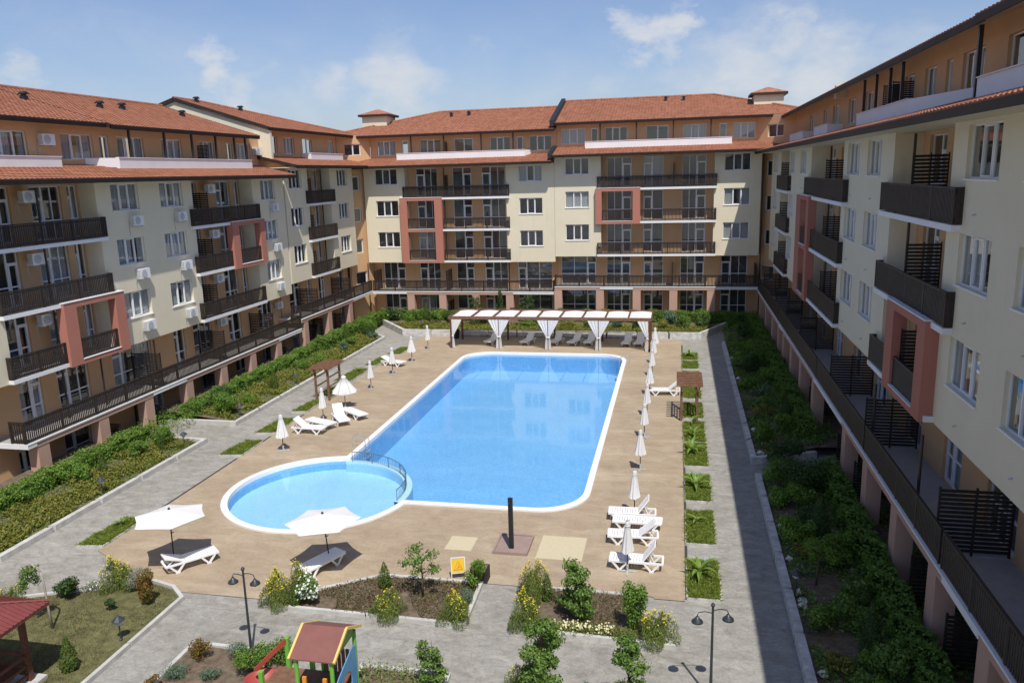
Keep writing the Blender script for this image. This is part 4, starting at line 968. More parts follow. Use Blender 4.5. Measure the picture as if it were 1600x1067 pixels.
# ------------------------------------------------------------------ sun loungers
def make_lounger(deg):
    e = thing('sun_lounger', 'x', 'sun lounger')
    fr = MB()
    for y in (-.31, .31): fr.bar((-.95, y, .335), (.95, y, .335), .055, .07)
    fr.box(-.97, -.90, -.337, .337, .30, .37); fr.box(.90, .97, -.282, .282, .305, .365); fr.build('frame', M['plastic'], e)
    for x in (-.58, .55):
        for y in (-.31, .31):
            l = MB(); l.bar((x-.26, y, .32), (x-.02, y, .03), .05, .065); l.bar((x+.26, y, .32), (x+.02, y, .03), .05, .065); l.box(x-.08, x+.08, y-.028, y+.028, 0, .05); l.build('leg', M['plastic'], e)
    s = MB(); n = 11
    for i in range(n):
        x0 = -.90+i*1.12/n; s.box(x0+.008, x0+1.12/n-.008, -.28, .28, .345, .375)
    s.box(-.9, .22, -.30, -.27, .34, .38); s.box(-.9, .22, .27, .30, .34, .38); s.build('seat', M['plastic'], e)
    b = MB(); n = 7; Lb = .70; a = math.radians(deg); c_, s_ = math.cos(a), math.sin(a)
    def tr(x, y, z): return (.23+x*c_-z*s_, y, .36+x*s_+z*c_)
    def tb(x0, x1, y0, y1, z0, z1): 
        k = len(b.v); b.box(x0, x1, y0, y1, z0, z1); b.v[k:] = [tr(*p) for p in b.v[k:]]
    for i in range(n): tb(i*Lb/n+.006, (i+1)*Lb/n-.006, -.27, .27, -.012, .018)
    tb(0, Lb, -.30, -.268, -.02, .026); tb(0, Lb, .268, .30, -.02, .026); tb(Lb-.006, Lb+.06, -.30, .30, -.02, .026); b.build('backrest', M['plastic'], e)
    if deg > 8:
        p = MB()
        for y in (-.22, .22): p.bar(tr(.42, y, -.02), (.23+.62*c_+.05, y, .34), .03, .03)
        p.build('back_prop', M['plastic'], e)
    return e
LO = {d: make_lounger(d) for d in (0, 22, 40, 55)}; used = set()
def lounger(x, y, rot, d, lab, group):
    o = place(LO[d], d not in used, (x, y, 0), rot, lab); used.add(d); o['group'] = group
LG = 'white plastic sun loungers'
lounger(-17.62, 24.1, math.radians(50)+PI, 22, 'white plastic sun lounger beside the left open parasol, with raised head end', LG)
lounger(-12.62, 24.55, math.radians(65), 0, 'white plastic sun lounger lying flat and shaded by the right open parasol', LG)
lounger(-1.62, 30.5, .03, 55, 'white plastic lounger with steep back, farthest of the near right group', LG)
lounger(-1.38, 29.7, -.02, 0, 'white plastic lounger lying flat within the near right group', LG)
lounger(-1.48, 28.45, .06, 40, 'white plastic lounger third back in the near right group, behind the first parasol', LG)
lounger(-1.25, 26.45, -.02, 55, 'white plastic lounger with steep back standing nearest the camera at right', LG)
lounger(-.62, 49.3, .05, 40, 'white plastic lounger in front of the right timber arch', LG)
lounger(-20.15, 39.3, math.radians(178), 40, 'white lounger with raised back at the near end of the left group', LG)
lounger(-19.95, 40.35, math.radians(158), 0, 'flat white lounger behind the first of the left group', LG)
lounger(-19.15, 41.3, math.radians(128), 55, 'white lounger with upright back facing the pool at left', LG)
lounger(-18.7, 42.35, math.radians(145), 0, 'flat white lounger at the far end of the left group, nearest the pool', LG)
lounger(-20.9, 55.1, math.radians(163), 22, 'lone white lounger under the far left closed parasol', LG)
for i, (x, y, r, d) in enumerate([(-15.15, 63.5, 75, 40), (-12.1, 63.6, 75, 40), (-9.7, 63.7, 72, 55), (-8.15, 63.7, 72, 40), (-6.9, 63.8, 80, 40), (-3.85, 63.7, 82, 55), (-2.85, 63.7, 82, 55)]):
    lounger(x, y, math.radians(r), d, ['grey-shaded white lounger, leftmost under the curtained pergola', 'grey-shaded lounger alone between the second and third curtains', 'steep-backed lounger just right of the middle curtain', 'low lounger between the middle curtain and the next one',
        'lounger half hidden by the fourth curtain of the pergola', 'lounger under the pergola, second from the right-hand curtain', 'lounger under the pergola right against the right-hand curtain'][i], LG)

# ------------------------------------------------------------------ curtained pergola
PX0, PX1, PY0, PY1 = -18.3, -1.85, 61.4, 65.1
e = thing('pergola', 'long brown timber pergola with white fabric roof at the far end of the pool', 'pergola', (-10, 63.2, 0))
wc = lambda x, y: (x+10, y-63.2)
fpx = [-18.15, -14.1, -10.05, -6.0, -2.0]
for y in (PY0+.1, PY1-.1):
    for x in fpx:
        X, Y = wc(x, y); MB().box(X-.07, X+.07, Y-.07, Y+.07, 0, 2.42).build('post', M['redwood'], e)
for y, z in ((PY0+.1, 0), (PY1-.1, 0.0)):
    a, b = wc(PX0, y), wc(PX1, y); MB().box(a[0]-.05, b[0]+.05, a[1]-.06, a[1]+.06, 2.42, 2.66).build('beam', M['brownwood'], e)
nb = 9
for i in range(nb+1):
    x = PX0+(PX1-PX0)*i/nb; X, _ = wc(x, 0); MB().box(X-.05, X+.05, PY0+.17-63.2, PY1-.17-63.2, 2.46, 2.64).build('cross_beam', M['redwood'], e)
for i in range(nb):
    x0, x1 = PX0+(PX1-PX0)*i/nb+.06-(-10), PX0+(PX1-PX0)*(i+1)/nb-.06-(-10); mb = MB(); n = 10
    ys = np.linspace(PY0+.2-63.2, PY1-.2-63.2, 12)
    for k in range(12):
        for j in range(n+1):
            u = j/n; mb.v.append((x0+(x1-x0)*u, ys[k], 2.53+.07*math.sin(u*PI)-.03*math.sin(k/11*PI)))
    for k in range(11):
        for j in range(n): q = k*(n+1)+j; mb.f.append((q, q+1, q+n+2, q+n+1)); mb.mi.append(0)
    mb.build('roof_fabric', L['fabric'], e, smooth=True, fix=False)
for i in range(13):
    x = PX0+.8+(PX1-PX0-1.6)*i/12+10
rl = MB(); rl.box(PX0+10, PX1+10, PY1-.12-63.2, PY1-.08-63.2, .78, .83); rl.box(PX0+10, PX1+10, PY1-.12-63.2, PY1-.08-63.2, .28, .33); rl.build('back_rail', M['redwood'], e)
def curtain(x, y, w_l, w_r, label):
    e = thing('curtain', label, 'curtain', (x, y, 0), 0, 'tied white curtains of the pergola')
    for s, w in ((-1, w_l), (1, w_r)):
        if not w: continue
        mb = MB(); n = 22; zs = [2.42, 2.2, 1.9, 1.6, 1.3, 1.08, 1.0, .9, .6, .3, .02]; ws = [1, .88, .70, .50, .30, .17, .15, .18, .22, .25, .27]
        for z, q in zip(zs, ws):
            for j in range(n+1):
                u = j/n; mb.v.append((s*(.03+u*w*q+(0.05 if z < 1.1 else 0)*0), .05*math.sin(u*19)*(.35+.65*(1-q))+.03, z))
        for k in range(len(zs)-1):
            for j in range(n): q = k*(n+1)+j; mb.f.append((q, q+1, q+n+2, q+n+1)); mb.mi.append(0)
        o = mb.build('drape', L['fabric'], e, smooth=True, fix=False)
        MB().lathe([(.09, .98), (.10, 1.03), (.09, 1.07)], 10, (s*.09, .04)).build('tie_back', M['white'], o)
for i, x in enumerate(fpx):
    curtain(x+(.08 if i == 0 else -.08 if i == 4 else 0), PY0-.06, 0 if i == 0 else .85, 0 if i == 4 else .85, ['white curtain tied back at the left end of the pergola', 'pair of white curtains tied at the second pergola post from the left', 'pair of white curtains tied at the middle pergola post', 'pair of white curtains tied at the fourth pergola post', 'white curtain tied back at the right end of the pergola'][i])

# timber arches over the paths
def arch(x0, x1, y0, y1, label):
    e = thing('garden_arch', label, 'arch', ((x0+x1)/2, (y0+y1)/2, 0)); a, b = (x1-x0)/2, (y1-y0)/2
    for sx in (-1, 1):
        for sy in (-1, 1): MB().box(sx*a*.6-.06, sx*a*.6+.06, sy*b*.72-.06, sy*b*.72+.06, 0, 2.0).build('post', M['brownwood'], e)
    for sx in (-1, 1): MB().box(sx*a*.6-.04, sx*a*.6+.04, -b, b, 2.002, 2.12).build('beam', M['brownwood'], e)
    n = 9
    sl = MB()
    for i in range(n): y = -b+.08+(2*b-.16)*i/(n-1); sl.box(-a, a, y-.055, y+.055, 2.125, 2.2)
    sl.build('roof_slats', M['brownwood'], e)
    for z in (.25, .85, 1.45):
        for sx in (-1, 1): MB().box(sx*a*.6-.025, sx*a*.6+.025, -b*.72+.06, b*.72-.06, z, z+.08).build('rail', M['brownwood'], e)
arch(.10, 1.55, 43.5, 46.6, 'brown timber garden arch over the banana beds right of the pool')
arch(-22.95, -21.5, 45.2, 47.7, 'brown timber garden arch over the grass beds left of the pool')

# ------------------------------------------------------------------ plants
def plant(name, label, cat, loc, sets, group=None, stem=None, stem_mat='bark', crown='foliage'):
    e = thing(name, label, cat, loc, 0, group)
    link(crown, leaves_mesh(crown, [q[:6] for q in sets if not (len(q) > 6)]), e)
    for q in sets:
        if len(q) > 6: link(q[6], leaves_mesh(q[6], [q[:6]]), e)['kind'] = 'stuff'
    if stem: stem.build('trunk' if name.endswith('tree') else 'stem', M[stem_mat], e, smooth=True)
    return e
def stems(h, n, r=.015, spread=.25, z0=0):
    m = MB()
    for i in range(n):
        a = random.uniform(0, 2*PI); q = random.uniform(.3, 1)*spread
        m.tube([(0.02*math.cos(a), .02*math.sin(a), z0-.05), (q*.5*math.cos(a), q*.5*math.sin(a), h*.5), (q*math.cos(a), q*math.sin(a), h)], [r, r*.7, r*.3], 5)
    return m
def cone_pts(n, r, h, base=.02, pw=.8):
    z = h*(1-RNG.random(n)**.62); t = RNG.uniform(0, 2*PI, n); lump = 1+.13*np.sin(3*t+z*9)+.08*np.sin(7*t-z*15)
    q = r*(1-(z/h)**1.25)**pw*(.55+.45*RNG.random(n)**.4)*lump*np.minimum(1, .55+z/(h*.25)*.45)
    P = np.stack([q*np.cos(t), q*np.sin(t), z+base], 1); d = np.stack([np.cos(t), np.sin(t), np.full(n, .6)], 1); return P, d
def thuja(x, y, z, r, h, label, name='cone_conifer', mat='thuja'):
    P, d = cone_pts(int(2200*r*h/.4), r, h)
    return plant(name, label, 'conifer', (x, y, z), [(P, d, .055, .5, L[mat], 1.5)], 'small cone conifers', stems(h*.7, 2, .02, .03))
def shrub(x, y, z, w, h, label, mat='dark', n=None, leaf=.075, name='shrub', cat='shrub', k=7, fl=None, asp=.55, group=None, loose=.55, upd=0.):
    c = bush_centres(w, h, k); P, d = above(*blobs(n or int(2600*(w*w*h)**.67/.5), c, loose))
    sets = [(P, d, leaf, asp, L[mat], upd)]
    if fl:
        m, cnt, sz = fl; P2, d2 = blobs(cnt, c, .93); kk = (P2[:, 2] > h*.2) ; d2 = d2*.6+np.array([0, -.2, .6]); sets.append((P2[kk], d2[kk], sz, .95, L[m], 0, 'flowers'))
    return plant(name, label, cat, (x, y, z), sets, group, stems(h*.75, 6, .012, w*.5))
def broom(x, y, z, w, h, label, fl=420, name='flowering_shrub'):
    n = int(4600*w*h/.5); t = RNG.uniform(0, 2*PI, n); p0 = RNG.uniform(0, 6); q = w*np.sqrt(RNG.random(n))*(1+.26*np.sin(3*t+p0)+.14*np.sin(5*t+2*p0)); zz = h*RNG.random(n)**.8*np.sqrt(np.clip(1-(q/w/1.3)**2, .05, 1))*(1+.22*np.sin(2*t+p0)+.1*np.sin(7*t))
    P = np.stack([q*np.cos(t), q*np.sin(t), zz], 1); d = np.stack([np.cos(t), np.sin(t), RNG.normal(0, .4, n)], 1)
    top = np.argsort(-(zz+q*.5+RNG.normal(0, .18, n)))[:int(fl*.5)]
    P2 = P[top]*np.array([1.06, 1.06, 1.04])+np.array([0, 0, .03]); d2 = np.tile([0, -.3, .8], (len(top), 1))
    return plant(name, label, 'flower bush', (x, y, z), [(P, d, .085, .24, L['broom'], 3.), (P2, d2, .046, .95, L['yellowfl'], 0, 'flowers')], None, stems(h*.8, 9, .008, w*.7))
def cover(name, label, poly_fn, n, zfn, size, mat, h=.1, asp=.5, up=1.5, group=None, kind='stuff'):
    P = poly_fn(n); P = np.column_stack([P, [zfn(x, y) for x, y in P]]); P[:, 2] += RNG.random(len(P))**1.5*h
    d = np.tile([0., 0, 1.], (len(P), 1)); o = link(name, leaves_mesh(name, [(P, d, size, asp, L[mat], up)])); o['kind'] = kind; o['label'] = label; o['category'] = 'ground cover'; return o
def in_rect(x0, x1, y0, y1, clump=0):
    def f(n):
        P = np.column_stack([RNG.uniform(x0, x1, n*3), RNG.uniform(y0, y1, n*3)])
        if clump: v = np.sin(P[:, 0]*2.3+1.1*np.sin(P[:, 1]*1.7))+np.sin(P[:, 1]*1.9+np.sin(P[:, 0]*3.1)); P = P[v > clump-1.]
        return P[:n]
    return f
def in_poly(poly, clump=0):
    xs = [p[0] for p in poly]; ys = [p[1] for p in poly]; g = in_rect(min(xs), max(xs), min(ys), max(ys), clump)
    def f(n):
        P = g(n*2); x, y = P[:, 0], P[:, 1]; ins = np.zeros(len(P), bool); j = len(poly)-1
        for i in range(len(poly)):
            (xi, yi), (xj, yj) = poly[i], poly[j]
            ins ^= ((yi > y) != (yj > y)) & (x < (xj-xi)*(y-yi)/(yj-yi+1e-9)+xi); j = i
        return P[ins][:n]
    return f
def blade_mesh(P, h, w, lean=.35):
    n = len(P); t = RNG.uniform(0, 2*PI, n); hh = h*RNG.uniform(.5, 1.3, n); l = RNG.normal(0, lean, (n, 2))*hh[:, None]
    a = np.stack([np.cos(t)*w/2, np.sin(t)*w/2, np.zeros(n)], 1); tip = P+np.column_stack([l, hh]); mid = P+np.column_stack([l*.35, hh*.55])
    return np.stack([P-a, P+a, mid+a*.7, tip], 1), n
def grass_obj(name, P, h, w, mat, parent=None, lean=.35):
    q, n = blade_mesh(P, h, w, lean); me = bpy.data.meshes.new(name)
    me.vertices.add(n*4); me.vertices.foreach_set('co', q.reshape(-1).astype(np.float32)); me.loops.add(n*4); me.loops.foreach_set('vertex_index', np.arange(n*4, dtype=np.int32))
    me.polygons.add(n); me.polygons.foreach_set('loop_start', np.arange(0, n*4, 4, dtype=np.int32)); me.materials.append(L[mat]); me.update(calc_edges=True)
    return link(name, me, parent)
def hedge(x0, x1, y0, y1, z0, z1, label, mat='hedge', dens=520, leaf=.10):
    sx, sy, sz = x1-x0, y1-y0, z1-z0; faces = [(sx*sy, 2, 1), (sx*sz, 1, 0), (sx*sz, 1, 1), (sy*sz, 0, 0), (sy*sz, 0, 1)]
    Ps, ds = [], []
    for A_, ax, side in faces:
        n = int(A_*dens); P = RNG.random((n, 3)); dep = np.abs(RNG.normal(0, .06, n))
        P *= [sx, sy, sz]; P[:, ax] = (sx, sy, sz)[ax]-dep if side else dep
        d = np.zeros((n, 3)); d[:, ax] = 1 if side else -1
        k = .11*np.sin(P[:, 1]*2.2+P[:, 0]*3)+.08*np.sin(P[:, 1]*5.1+P[:, 2]*4+P[:, 0]*4.3)+np.abs(RNG.normal(0, .05, n)); P += d*k[:, None]; Ps.append(P); ds.append(d)
    P = np.concatenate(Ps)+[x0, y0, z0]; d = np.concatenate(ds); c = np.array([(x0+x1)/2, (y0+y1)/2, 0])
    e = thing('hedge', label, 'hedge', tuple(c), 0, 'clipped hedges'); link('foliage', leaves_mesh('foliage', [(P-c, d, leaf, .6, L[mat], 0)]), e)
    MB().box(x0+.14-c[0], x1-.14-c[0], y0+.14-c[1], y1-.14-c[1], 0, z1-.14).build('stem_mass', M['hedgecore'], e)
    return e
# left bed
hedge(-28.9, -27.9, 20.0, 36.4, .35, 1.0, 'long clipped hedge along the pink pillars of the near left terrace')
hedge(-28.9, -27.9, 40.4, 57.6, .35, 1.0, 'long clipped hedge along the middle of the left terrace, beyond the gap')
hedge(-28.75, -27.6, 58.0, 71.0, .45, 1.25, 'thick clipped hedge at the far end of the left wing')
SH = 'shrubs of the left bed'
for (x, y, w, h, m, lab) in [(-27.2, 30.1, .55, .95, 'bright', 'light green shrub before the hedge, behind a cone conifer at left'), (-26.8, 33.6, .6, 1.0, 'hedge', 'rounded green shrub midway along the nearer left bed'), (-26.6, 35.6, .8, 1.15, 'hedge', 'broad dark shrub at the open end of the nearer left bed'), (-28.2, 27.3, .8, 1.0, 'hedge', 'broad green shrub at the left edge of the photo'), (-28.1, 29.5, .7, 1.0, 'bright', 'leafy shrub against the hedge beside the first pink pillar'),
    (-26.6, 41.3, .9, 1.35, 'hedge', 'tall bushy shrub at the near end of the farther left bed'), (-27.3, 42.3, .9, 1.3, 'dark', 'dark bushy shrub behind the tall one by the entrance gap'), (-26.4, 43.6, .55, .7, 'bright', 'yellow-green shrub beside a cone conifer in the farther left bed'), (-26.9, 52.0, .7, .9, 'hedge', 'round green shrub midway along the farther left bed'), (-26.7, 54.5, .7, .85, 'bright', 'light green shrub midway to the back corner'), (-26.3, 58.3, .5, .9, 'juniper', 'blue-grey shrub near the kerb of the farther left bed'), (-26.8, 60.5, .8, .9, 'hedge', 'green shrub before the far thick hedge'),
    (-26.6, 64.3, .7, 1.0, 'dark', 'dark spiky shrub at the back end of the left bed'), (-27.2, 66.3, .8, 1.2, 'hedge', 'tall shrub beside the splayed stone wall at the back corner'), (-25.9, 63.6, .5, .7, 'juniper', 'low blue-green shrub at the end of the left kerb'), (-26.9, 47.3, .5, .6, 'cover', 'low olive shrub behind the second cone conifer at left')]:
    shrub(x, y, LZ(x, y), w, h, lab, m, leaf=.09, group=SH, k=9)
thuja(-27.1, 31.35, LZ(-27.1, 0), .27, 1.25, 'cone conifer in front of the hedge beside the second pink pillar')
thuja(-26.4, 47.0, LZ(-26.4, 0), .38, 1.35, 'cone conifer alone in the middle of the farther left bed')
thuja(-27.4, 61.4, LZ(-27.4, 0), .42, 1.6, 'cone conifer before the far thick hedge at left')
thuja(-26.5, 34.9, LZ(-26.5, 0), .26, 1.0, 'cone conifer in front of the broad shrub at the entrance gap')
cover('ground_cover', 'yellow-green ground cover in the nearer left bed', in_rect(-27.8, -25.45, 19, 36.4, .35), 22000, LZ, .12, 'cover', .3); cover('ground_cover', 'olive ground cover mixed in the nearer left bed', in_rect(-27.8, -25.45, 19, 36.4, .0), 9000, LZ, .09, 'hedge', .16)
cover('ground_cover', 'yellow-green ground cover in the farther left bed', in_rect(-27.8, -25.45, 40.6, 64.2, .35), 22000, LZ, .13, 'cover', .3); cover('ground_cover', 'olive ground cover mixed in the farther left bed', in_rect(-27.8, -25.45, 40.6, 64.2, .0), 9000, LZ, .1, 'hedge', .16)
cover('ground_cover', 'darker ground cover under the left hedges', in_rect(-29.6, -27.6, 19, 64, .0), 14000, LZ, .11, 'hedge', .3)
# back bed
hedge(-28.3, -19.3, 71.3, 72.2, .4, 1.25, 'clipped hedge under the windows left of the curtained pergola')
hedge(-12.5, 6.2, 71.3, 72.2, .4, 1.35, 'clipped hedge under the windows behind and right of the pergola')
SB = 'shrubs of the back bed'
for (x, y, w, h, m, lab) in [(-24.6, 70.1, 1.0, 1.5, 'hedge', 'full green shrub behind the splayed left stone wall'), (-22.0, 70.0, .8, 1.4, 'bright', 'light green shrub left of the dark evergreens at the back'), (-20.6, 69.4, .9, 1.3, 'dark', 'dark shrub behind the last left parasol'), (-23.0, 68.2, 1.1, .6, 'cover', 'low yellow-green mound behind the back stone wall at left'), (-19.4, 68.3, .8, .6, 'cover', 'small yellow-green mound left of the pergola post'),
    (-15.4, 67.6, 1.0, .8, 'cover', 'yellow-green mound seen between the first two curtains'), (-13.0, 68.3, .9, 1.0, 'bright', 'bright shrub seen behind the second curtain'), (-11.3, 67.8, .8, 1.0, 'dark', 'dark round shrub seen beside the middle curtain'), (-9.2, 67.8, 1.0, .8, 'cover', 'yellow-green mound behind the middle loungers'), (-7.4, 68.1, .8, 1.2, 'hedge', 'green shrub behind the fourth curtain'), (-4.9, 67.9, .75, 1.25, 'juniper', 'blue-green shrub behind the right part of the pergola'), (-3.3, 67.9, .5, 1.2, 'dark', 'dark narrow shrub near the right end of the pergola'),
    (-.9, 68.3, .8, 1.0, 'cover', 'yellow-green mound just right of the pergola'), (.7, 68.6, .7, 1.3, 'hedge', 'green shrub right of the pergola on the shadow line'), (2.4, 69.3, .9, 1.1, 'dark', 'shaded shrub at the right end of the back bed'), (-26.6, 71.0, .6, 1.3, 'dark', 'dark shrub with white flowers under the back-left windows'), (-17.2, 69.6, .9, 1.3, 'dark', 'dark shrub behind the leftmost pergola posts'), (-.3, 70.2, 1.0, 1.7, 'juniper', 'tall grey-green shrub behind the pergola\'s right end')]:
    shrub(x, y, .42, w, h, lab, m, leaf=.12, group=SB, k=9, n=int(1700*w*h), fl=('whitefl', 40, .09) if 'white flowers' in lab else None)
thuja(-23.2, 70.6, .42, .5, 1.9, 'tall cone conifer against the hedge left of the pergola')
thuja(-16.3, 68.6, .42, .4, 1.2, 'cone conifer seen through the left bay of the pergola')
cover('ground_cover', 'yellow-green ground cover along the back stone wall', in_poly([(-23.6, 66.7), (1.8, 66.9), (3.2, 69.5), (-26.0, 69.5)], .0), 24000, lambda x, y: .42, .14, 'cover', .28)
def evergreen(x, y, z, w, h, label, lean=0):
    e = thing('conifer_tree', label, 'tree', (x, y, z), 0, 'dark loose conifers at the back'); c = []
    for i in range(26):
        k = i/25; a = i*2.4; q = w*(1-k*.75)*random.uniform(.45, 1); c.append((q*math.cos(a)+lean*k, q*math.sin(a), h*(.15+.82*k), w*.34*(1.1-k*.6), w*.34*(1.1-k*.6), h*.09))
    P, d = blobs(int(2600*w*h/2), c, .35); link('crown', leaves_mesh('crown', [(P, d, .13, .35, L['dark'], .5)]), e)
    m = MB(); m.tube([(0, 0, -.1), (lean*.5, 0, h*.5), (lean, 0, h*.95)], [.07, .05, .015], 8)
    for i in range(8): k = .2+.08*i; a = i*2.4; m.tube([(lean*k, 0, h*k), (lean*k+w*.6*math.cos(a), w*.6*math.sin(a), h*(k+.06))], [.025, .008], 5)
    m.build('trunk', M['bark'], e)
evergreen(-18.0, 69.3, .42, 1.3, 2.6, 'dark spreading conifer behind the left end of the pergola')
evergreen(-13.4, 69.3, .42, 1.3, 2.7, 'dark spreading conifer behind the pergola between the second and third pillars', .3)
evergreen(-15.9, 69.9, .42, .55, 3.2, 'slender pale-topped conifer between the two dark ones', .1)
# grass beds with banana plants
def banana(x, y, z, h, n, label, spread=1.):
    e = thing('banana_plant', label, 'plant', (x, y, z), random.uniform(0, 6), 'banana plants')
    for i in range(n):
        a = i*2.4+random.uniform(-.3, .3); Ln = h*random.uniform(.75, 1.1); el = math.radians(random.uniform(38, 75)); m = MB(); k = 9; w = .085*h
        p = Vector((0, 0, h*.15)); dirn = Vector((math.cos(a)*math.cos(el), math.sin(a)*math.cos(el), math.sin(el))); sd = Vector((-math.sin(a), math.cos(a), 0)); rows = []
        for j in range(k+1):
            u = j/k; wd = w*math.sin(min(1, u*1.15+.04)*PI)**.7*(1 if u < .95 else .3)+.008
            rows.append((p-sd*wd+Vector((0, 0, wd*.45)), p.copy(), p+sd*wd+Vector((0, 0, wd*.45)))); p = p+dirn*(Ln/k); dirn = (dirn+Vector((math.cos(a)*.05, math.sin(a)*.05, -.17*spread))).normalized()
        for j in range(k):
            for q in (0, 1): m.quad(rows[j][q], rows[j][q+1], rows[j+1][q+1], rows[j+1][q])
        m.build('leaf', L['banana'], e, fix=False)
    MB().tube([(0, 0, -.05), (0, 0, h*.35)], [.05, .03], 8).build('stem', M['green'] if False else M['bark'], e)
def grass_bed(x0, x1, y0, y1, label, poly=None):
    poly = poly or rect(x0, x1, y0, y1); cx, cy = (x0+x1)/2, (y0+y1)/2
    e = thing('grass_bed', label, 'grass bed', (cx, cy, 0), 0, 'grass beds along the pool deck'); q = [(x-cx, y-cy) for x, y in poly]
    m = MB(); m.prism(q, lambda u, v, w: (u, v, w), -.02, .045); m.build('soil', M['soil'], e)
    ed = MB(); n = len(q)
    for i in range(n):
        a, b = Vector((*q[i], .02)), Vector((*q[(i+1) % n], .02)); ed.bar(a, b, .06, .11)
    ed.build('edging', M['concrete'], e)
    A_ = abs(sum(q[i][0]*q[(i+1) % n][1]-q[(i+1) % n][0]*q[i][1] for i in range(n)))/2
    P = in_poly(q)(int(A_*1700)); P = np.column_stack([P, np.full(len(P), .04)]); lump = .5+.5*np.sin(P[:, 0]*5+2*np.sin(P[:, 1]*4))
    P[:, 2] += .05*lump; o = grass_obj('grass', P, .10, .035, 'grass', e, .8); o['kind'] = 'stuff'
for i, (y0, y1) in enumerate([(24.5, 27.15), (28.5, 31.5), (32.55, 35.5), (36.7, 39.9), (40.2, 43.5), (44.3, 47.3), (48.3, 51.2), (52.2, 55.0), (55.9, 58.1), (58.6, 60.7)]):
    grass_bed(.52, 1.62, y0, y1, ['grass bed with a big banana plant, nearest in the row right of the pool', 'grass bed with one small plant, second from the camera at right', 'grass bed with a banana plant, third from the camera at right', 'grass bed, fourth from the camera in the right row', 'grass bed in front of the right timber arch', 'grass bed under the right timber arch', 'grass bed just beyond the right timber arch', 'grass bed third from the far end of the right row', 'grass bed second from the far end of the right row', 'grass bed at the far end of the right row'][i])
for i, (x0, x1, y0, y1) in enumerate([(-23.1, -22.02, 24.75, 27.4), (-23.2, -22.02, 35.1, 37.4), (-23.15, -22.05, 38.7, 41.4), (-23.0, -22.1, 42.8, 45.3), (-23.0, -22.1, 46.2, 48.6), (-23.5, -22.3, 50.0, 53.4), (-23.0, -22.2, 54.6, 57.4), (-22.6, -21.6, 58.4, 61.0)]):
    grass_bed(x0, x1, y0, y1, ['grass bed behind the left open parasol', 'grass bed by the first closed left parasol', 'grass bed behind the raised lounger at left', 'grass bed just before the left timber arch', 'grass bed under the left timber arch', 'grass bed beyond the left timber arch', 'grass bed behind the lone far lounger at left', 'grass bed at the far end of the left row'][i], [(x0, y0), (x1, y0+.15), (x1, y1), (x0+.25, y1)])
for (x, y, h, n, lab) in [(.95, 26.0, 0.92, 7, 'large banana plant in the nearest right grass bed'), (.95, 30.3, .6, 5, 'small banana plant in the second right grass bed'), (1.0, 33.9, 0.95, 7, 'banana plant in the third right grass bed'), (.9, 38.5, 0.9, 7, 'banana plant in the fourth right grass bed'), (1.0, 40.9, .8, 6, 'pale banana plant in the bed before the right arch'), (1.0, 43.2, .7, 5, 'low banana plant at the foot of the right arch'), (1.05, 59.7, .9, 6, 'banana plant at the far end of the right row'), (-22.5, 26.6, .5, 5, 'small pale banana plant in the grass bed at left'), (-22.7, 52.6, .6, 5, 'small banana plant in the bed beyond the left arch')]:
    banana(x, y, .08, h, n, lab)
# lawn and its plants
P = in_poly([(p[0]*.998, p[1]*.998) for p in LAWN])(26000); P = np.column_stack([P, np.full(len(P), .045)]); o = grass_obj('lawn_grass', P, .045, .022, 'lawnblade'); o['kind'] = 'stuff'; o['label'] = 'short dry mown grass around the gazebo'
thuja(-17.3, 17.6, .05, .30, 1.12, 'small cone conifer on the lawn beside the gazebo shadow', mat='thuja')
shrub(-17.42, 21.3, .05, .42, 1.45, 'tall red-tipped shrub with yellow-green leaves at the lawn corner', 'photinia', n=2200, leaf=.075, k=10)
shrub(-18.4, 20.7, .05, .28, .45, 'very small dark shrub with a bent stem in mid lawn', 'dark', n=420, leaf=.07, k=5)
shrub(-20.45, 21.25, .05, .5, .85, 'dark green shrub at the lawn edge by the leaning tree', 'dark', n=1500, leaf=.09, k=8)
broom(-19.15, 22.1, .05, .55, .95, 'yellow flowering bush at the lawn edge beside a lantern lamp', 420)
shrub(-18.35, 22.0, .05, .42, 1.05, 'silver-grey feathery bush beside the yellow flowers', 'silver', n=1700, leaf=.06, asp=.3, k=8)
shrub(-20.0, 21.8, .05, .4, .35, 'low bush with tiny white flowers left of the yellow bush', 'silver', n=600, leaf=.05, k=6, fl=('whitefl', 70, .05))
broom(-21.9, 20.3, .05, .4, .7, 'yellow flowering bush half hidden by the red gazebo roof', 160)
e = thing('weeping_tree', 'young leaning tree with pale trunk and drooping tuft of leaves on the lawn', 'tree', (-19.55, 19.47, .05))
tr_ = MB(); tr_.tube([(0, 0, -.05), (-.04, 0, .8), (-.08, .02, 1.6), (-.14, .02, 1.95)], [.045, .036, .03, .028], 8); tr_.tube([(-.14, .02, 1.95), (-.4, .02, 2.18), (-.72, .05, 2.0), (-.95, .05, 1.6), (-1.02, .0, 1.2)], [.028, .024, .018, .012, .006], 7)
for a in range(7): tr_.tube([(-.35-.08*a, .02, 2.12-.03*a), (-.5-.09*a, (-1)**a*.22, 1.8-.05*a), (-.52-.09*a, (-1)**a*.27, 1.4-.05*a)], [.012, .008, .003], 5)
tr_.build('trunk', M['palebark'], e, smooth=True)
P, d = blobs(900, [(-.45, 0, 2.02, .3, .28, .2), (-.75, .05, 1.75, .26, .28, .35), (-.95, 0, 1.35, .17, .2, .35), (-.55, .2, 1.6, .2, .15, .3), (-.6, -.2, 1.65, .18, .15, .3)], .3); link('crown', leaves_mesh('crown', [(P, d, .085, .5, L['oak'], 0)]), e)
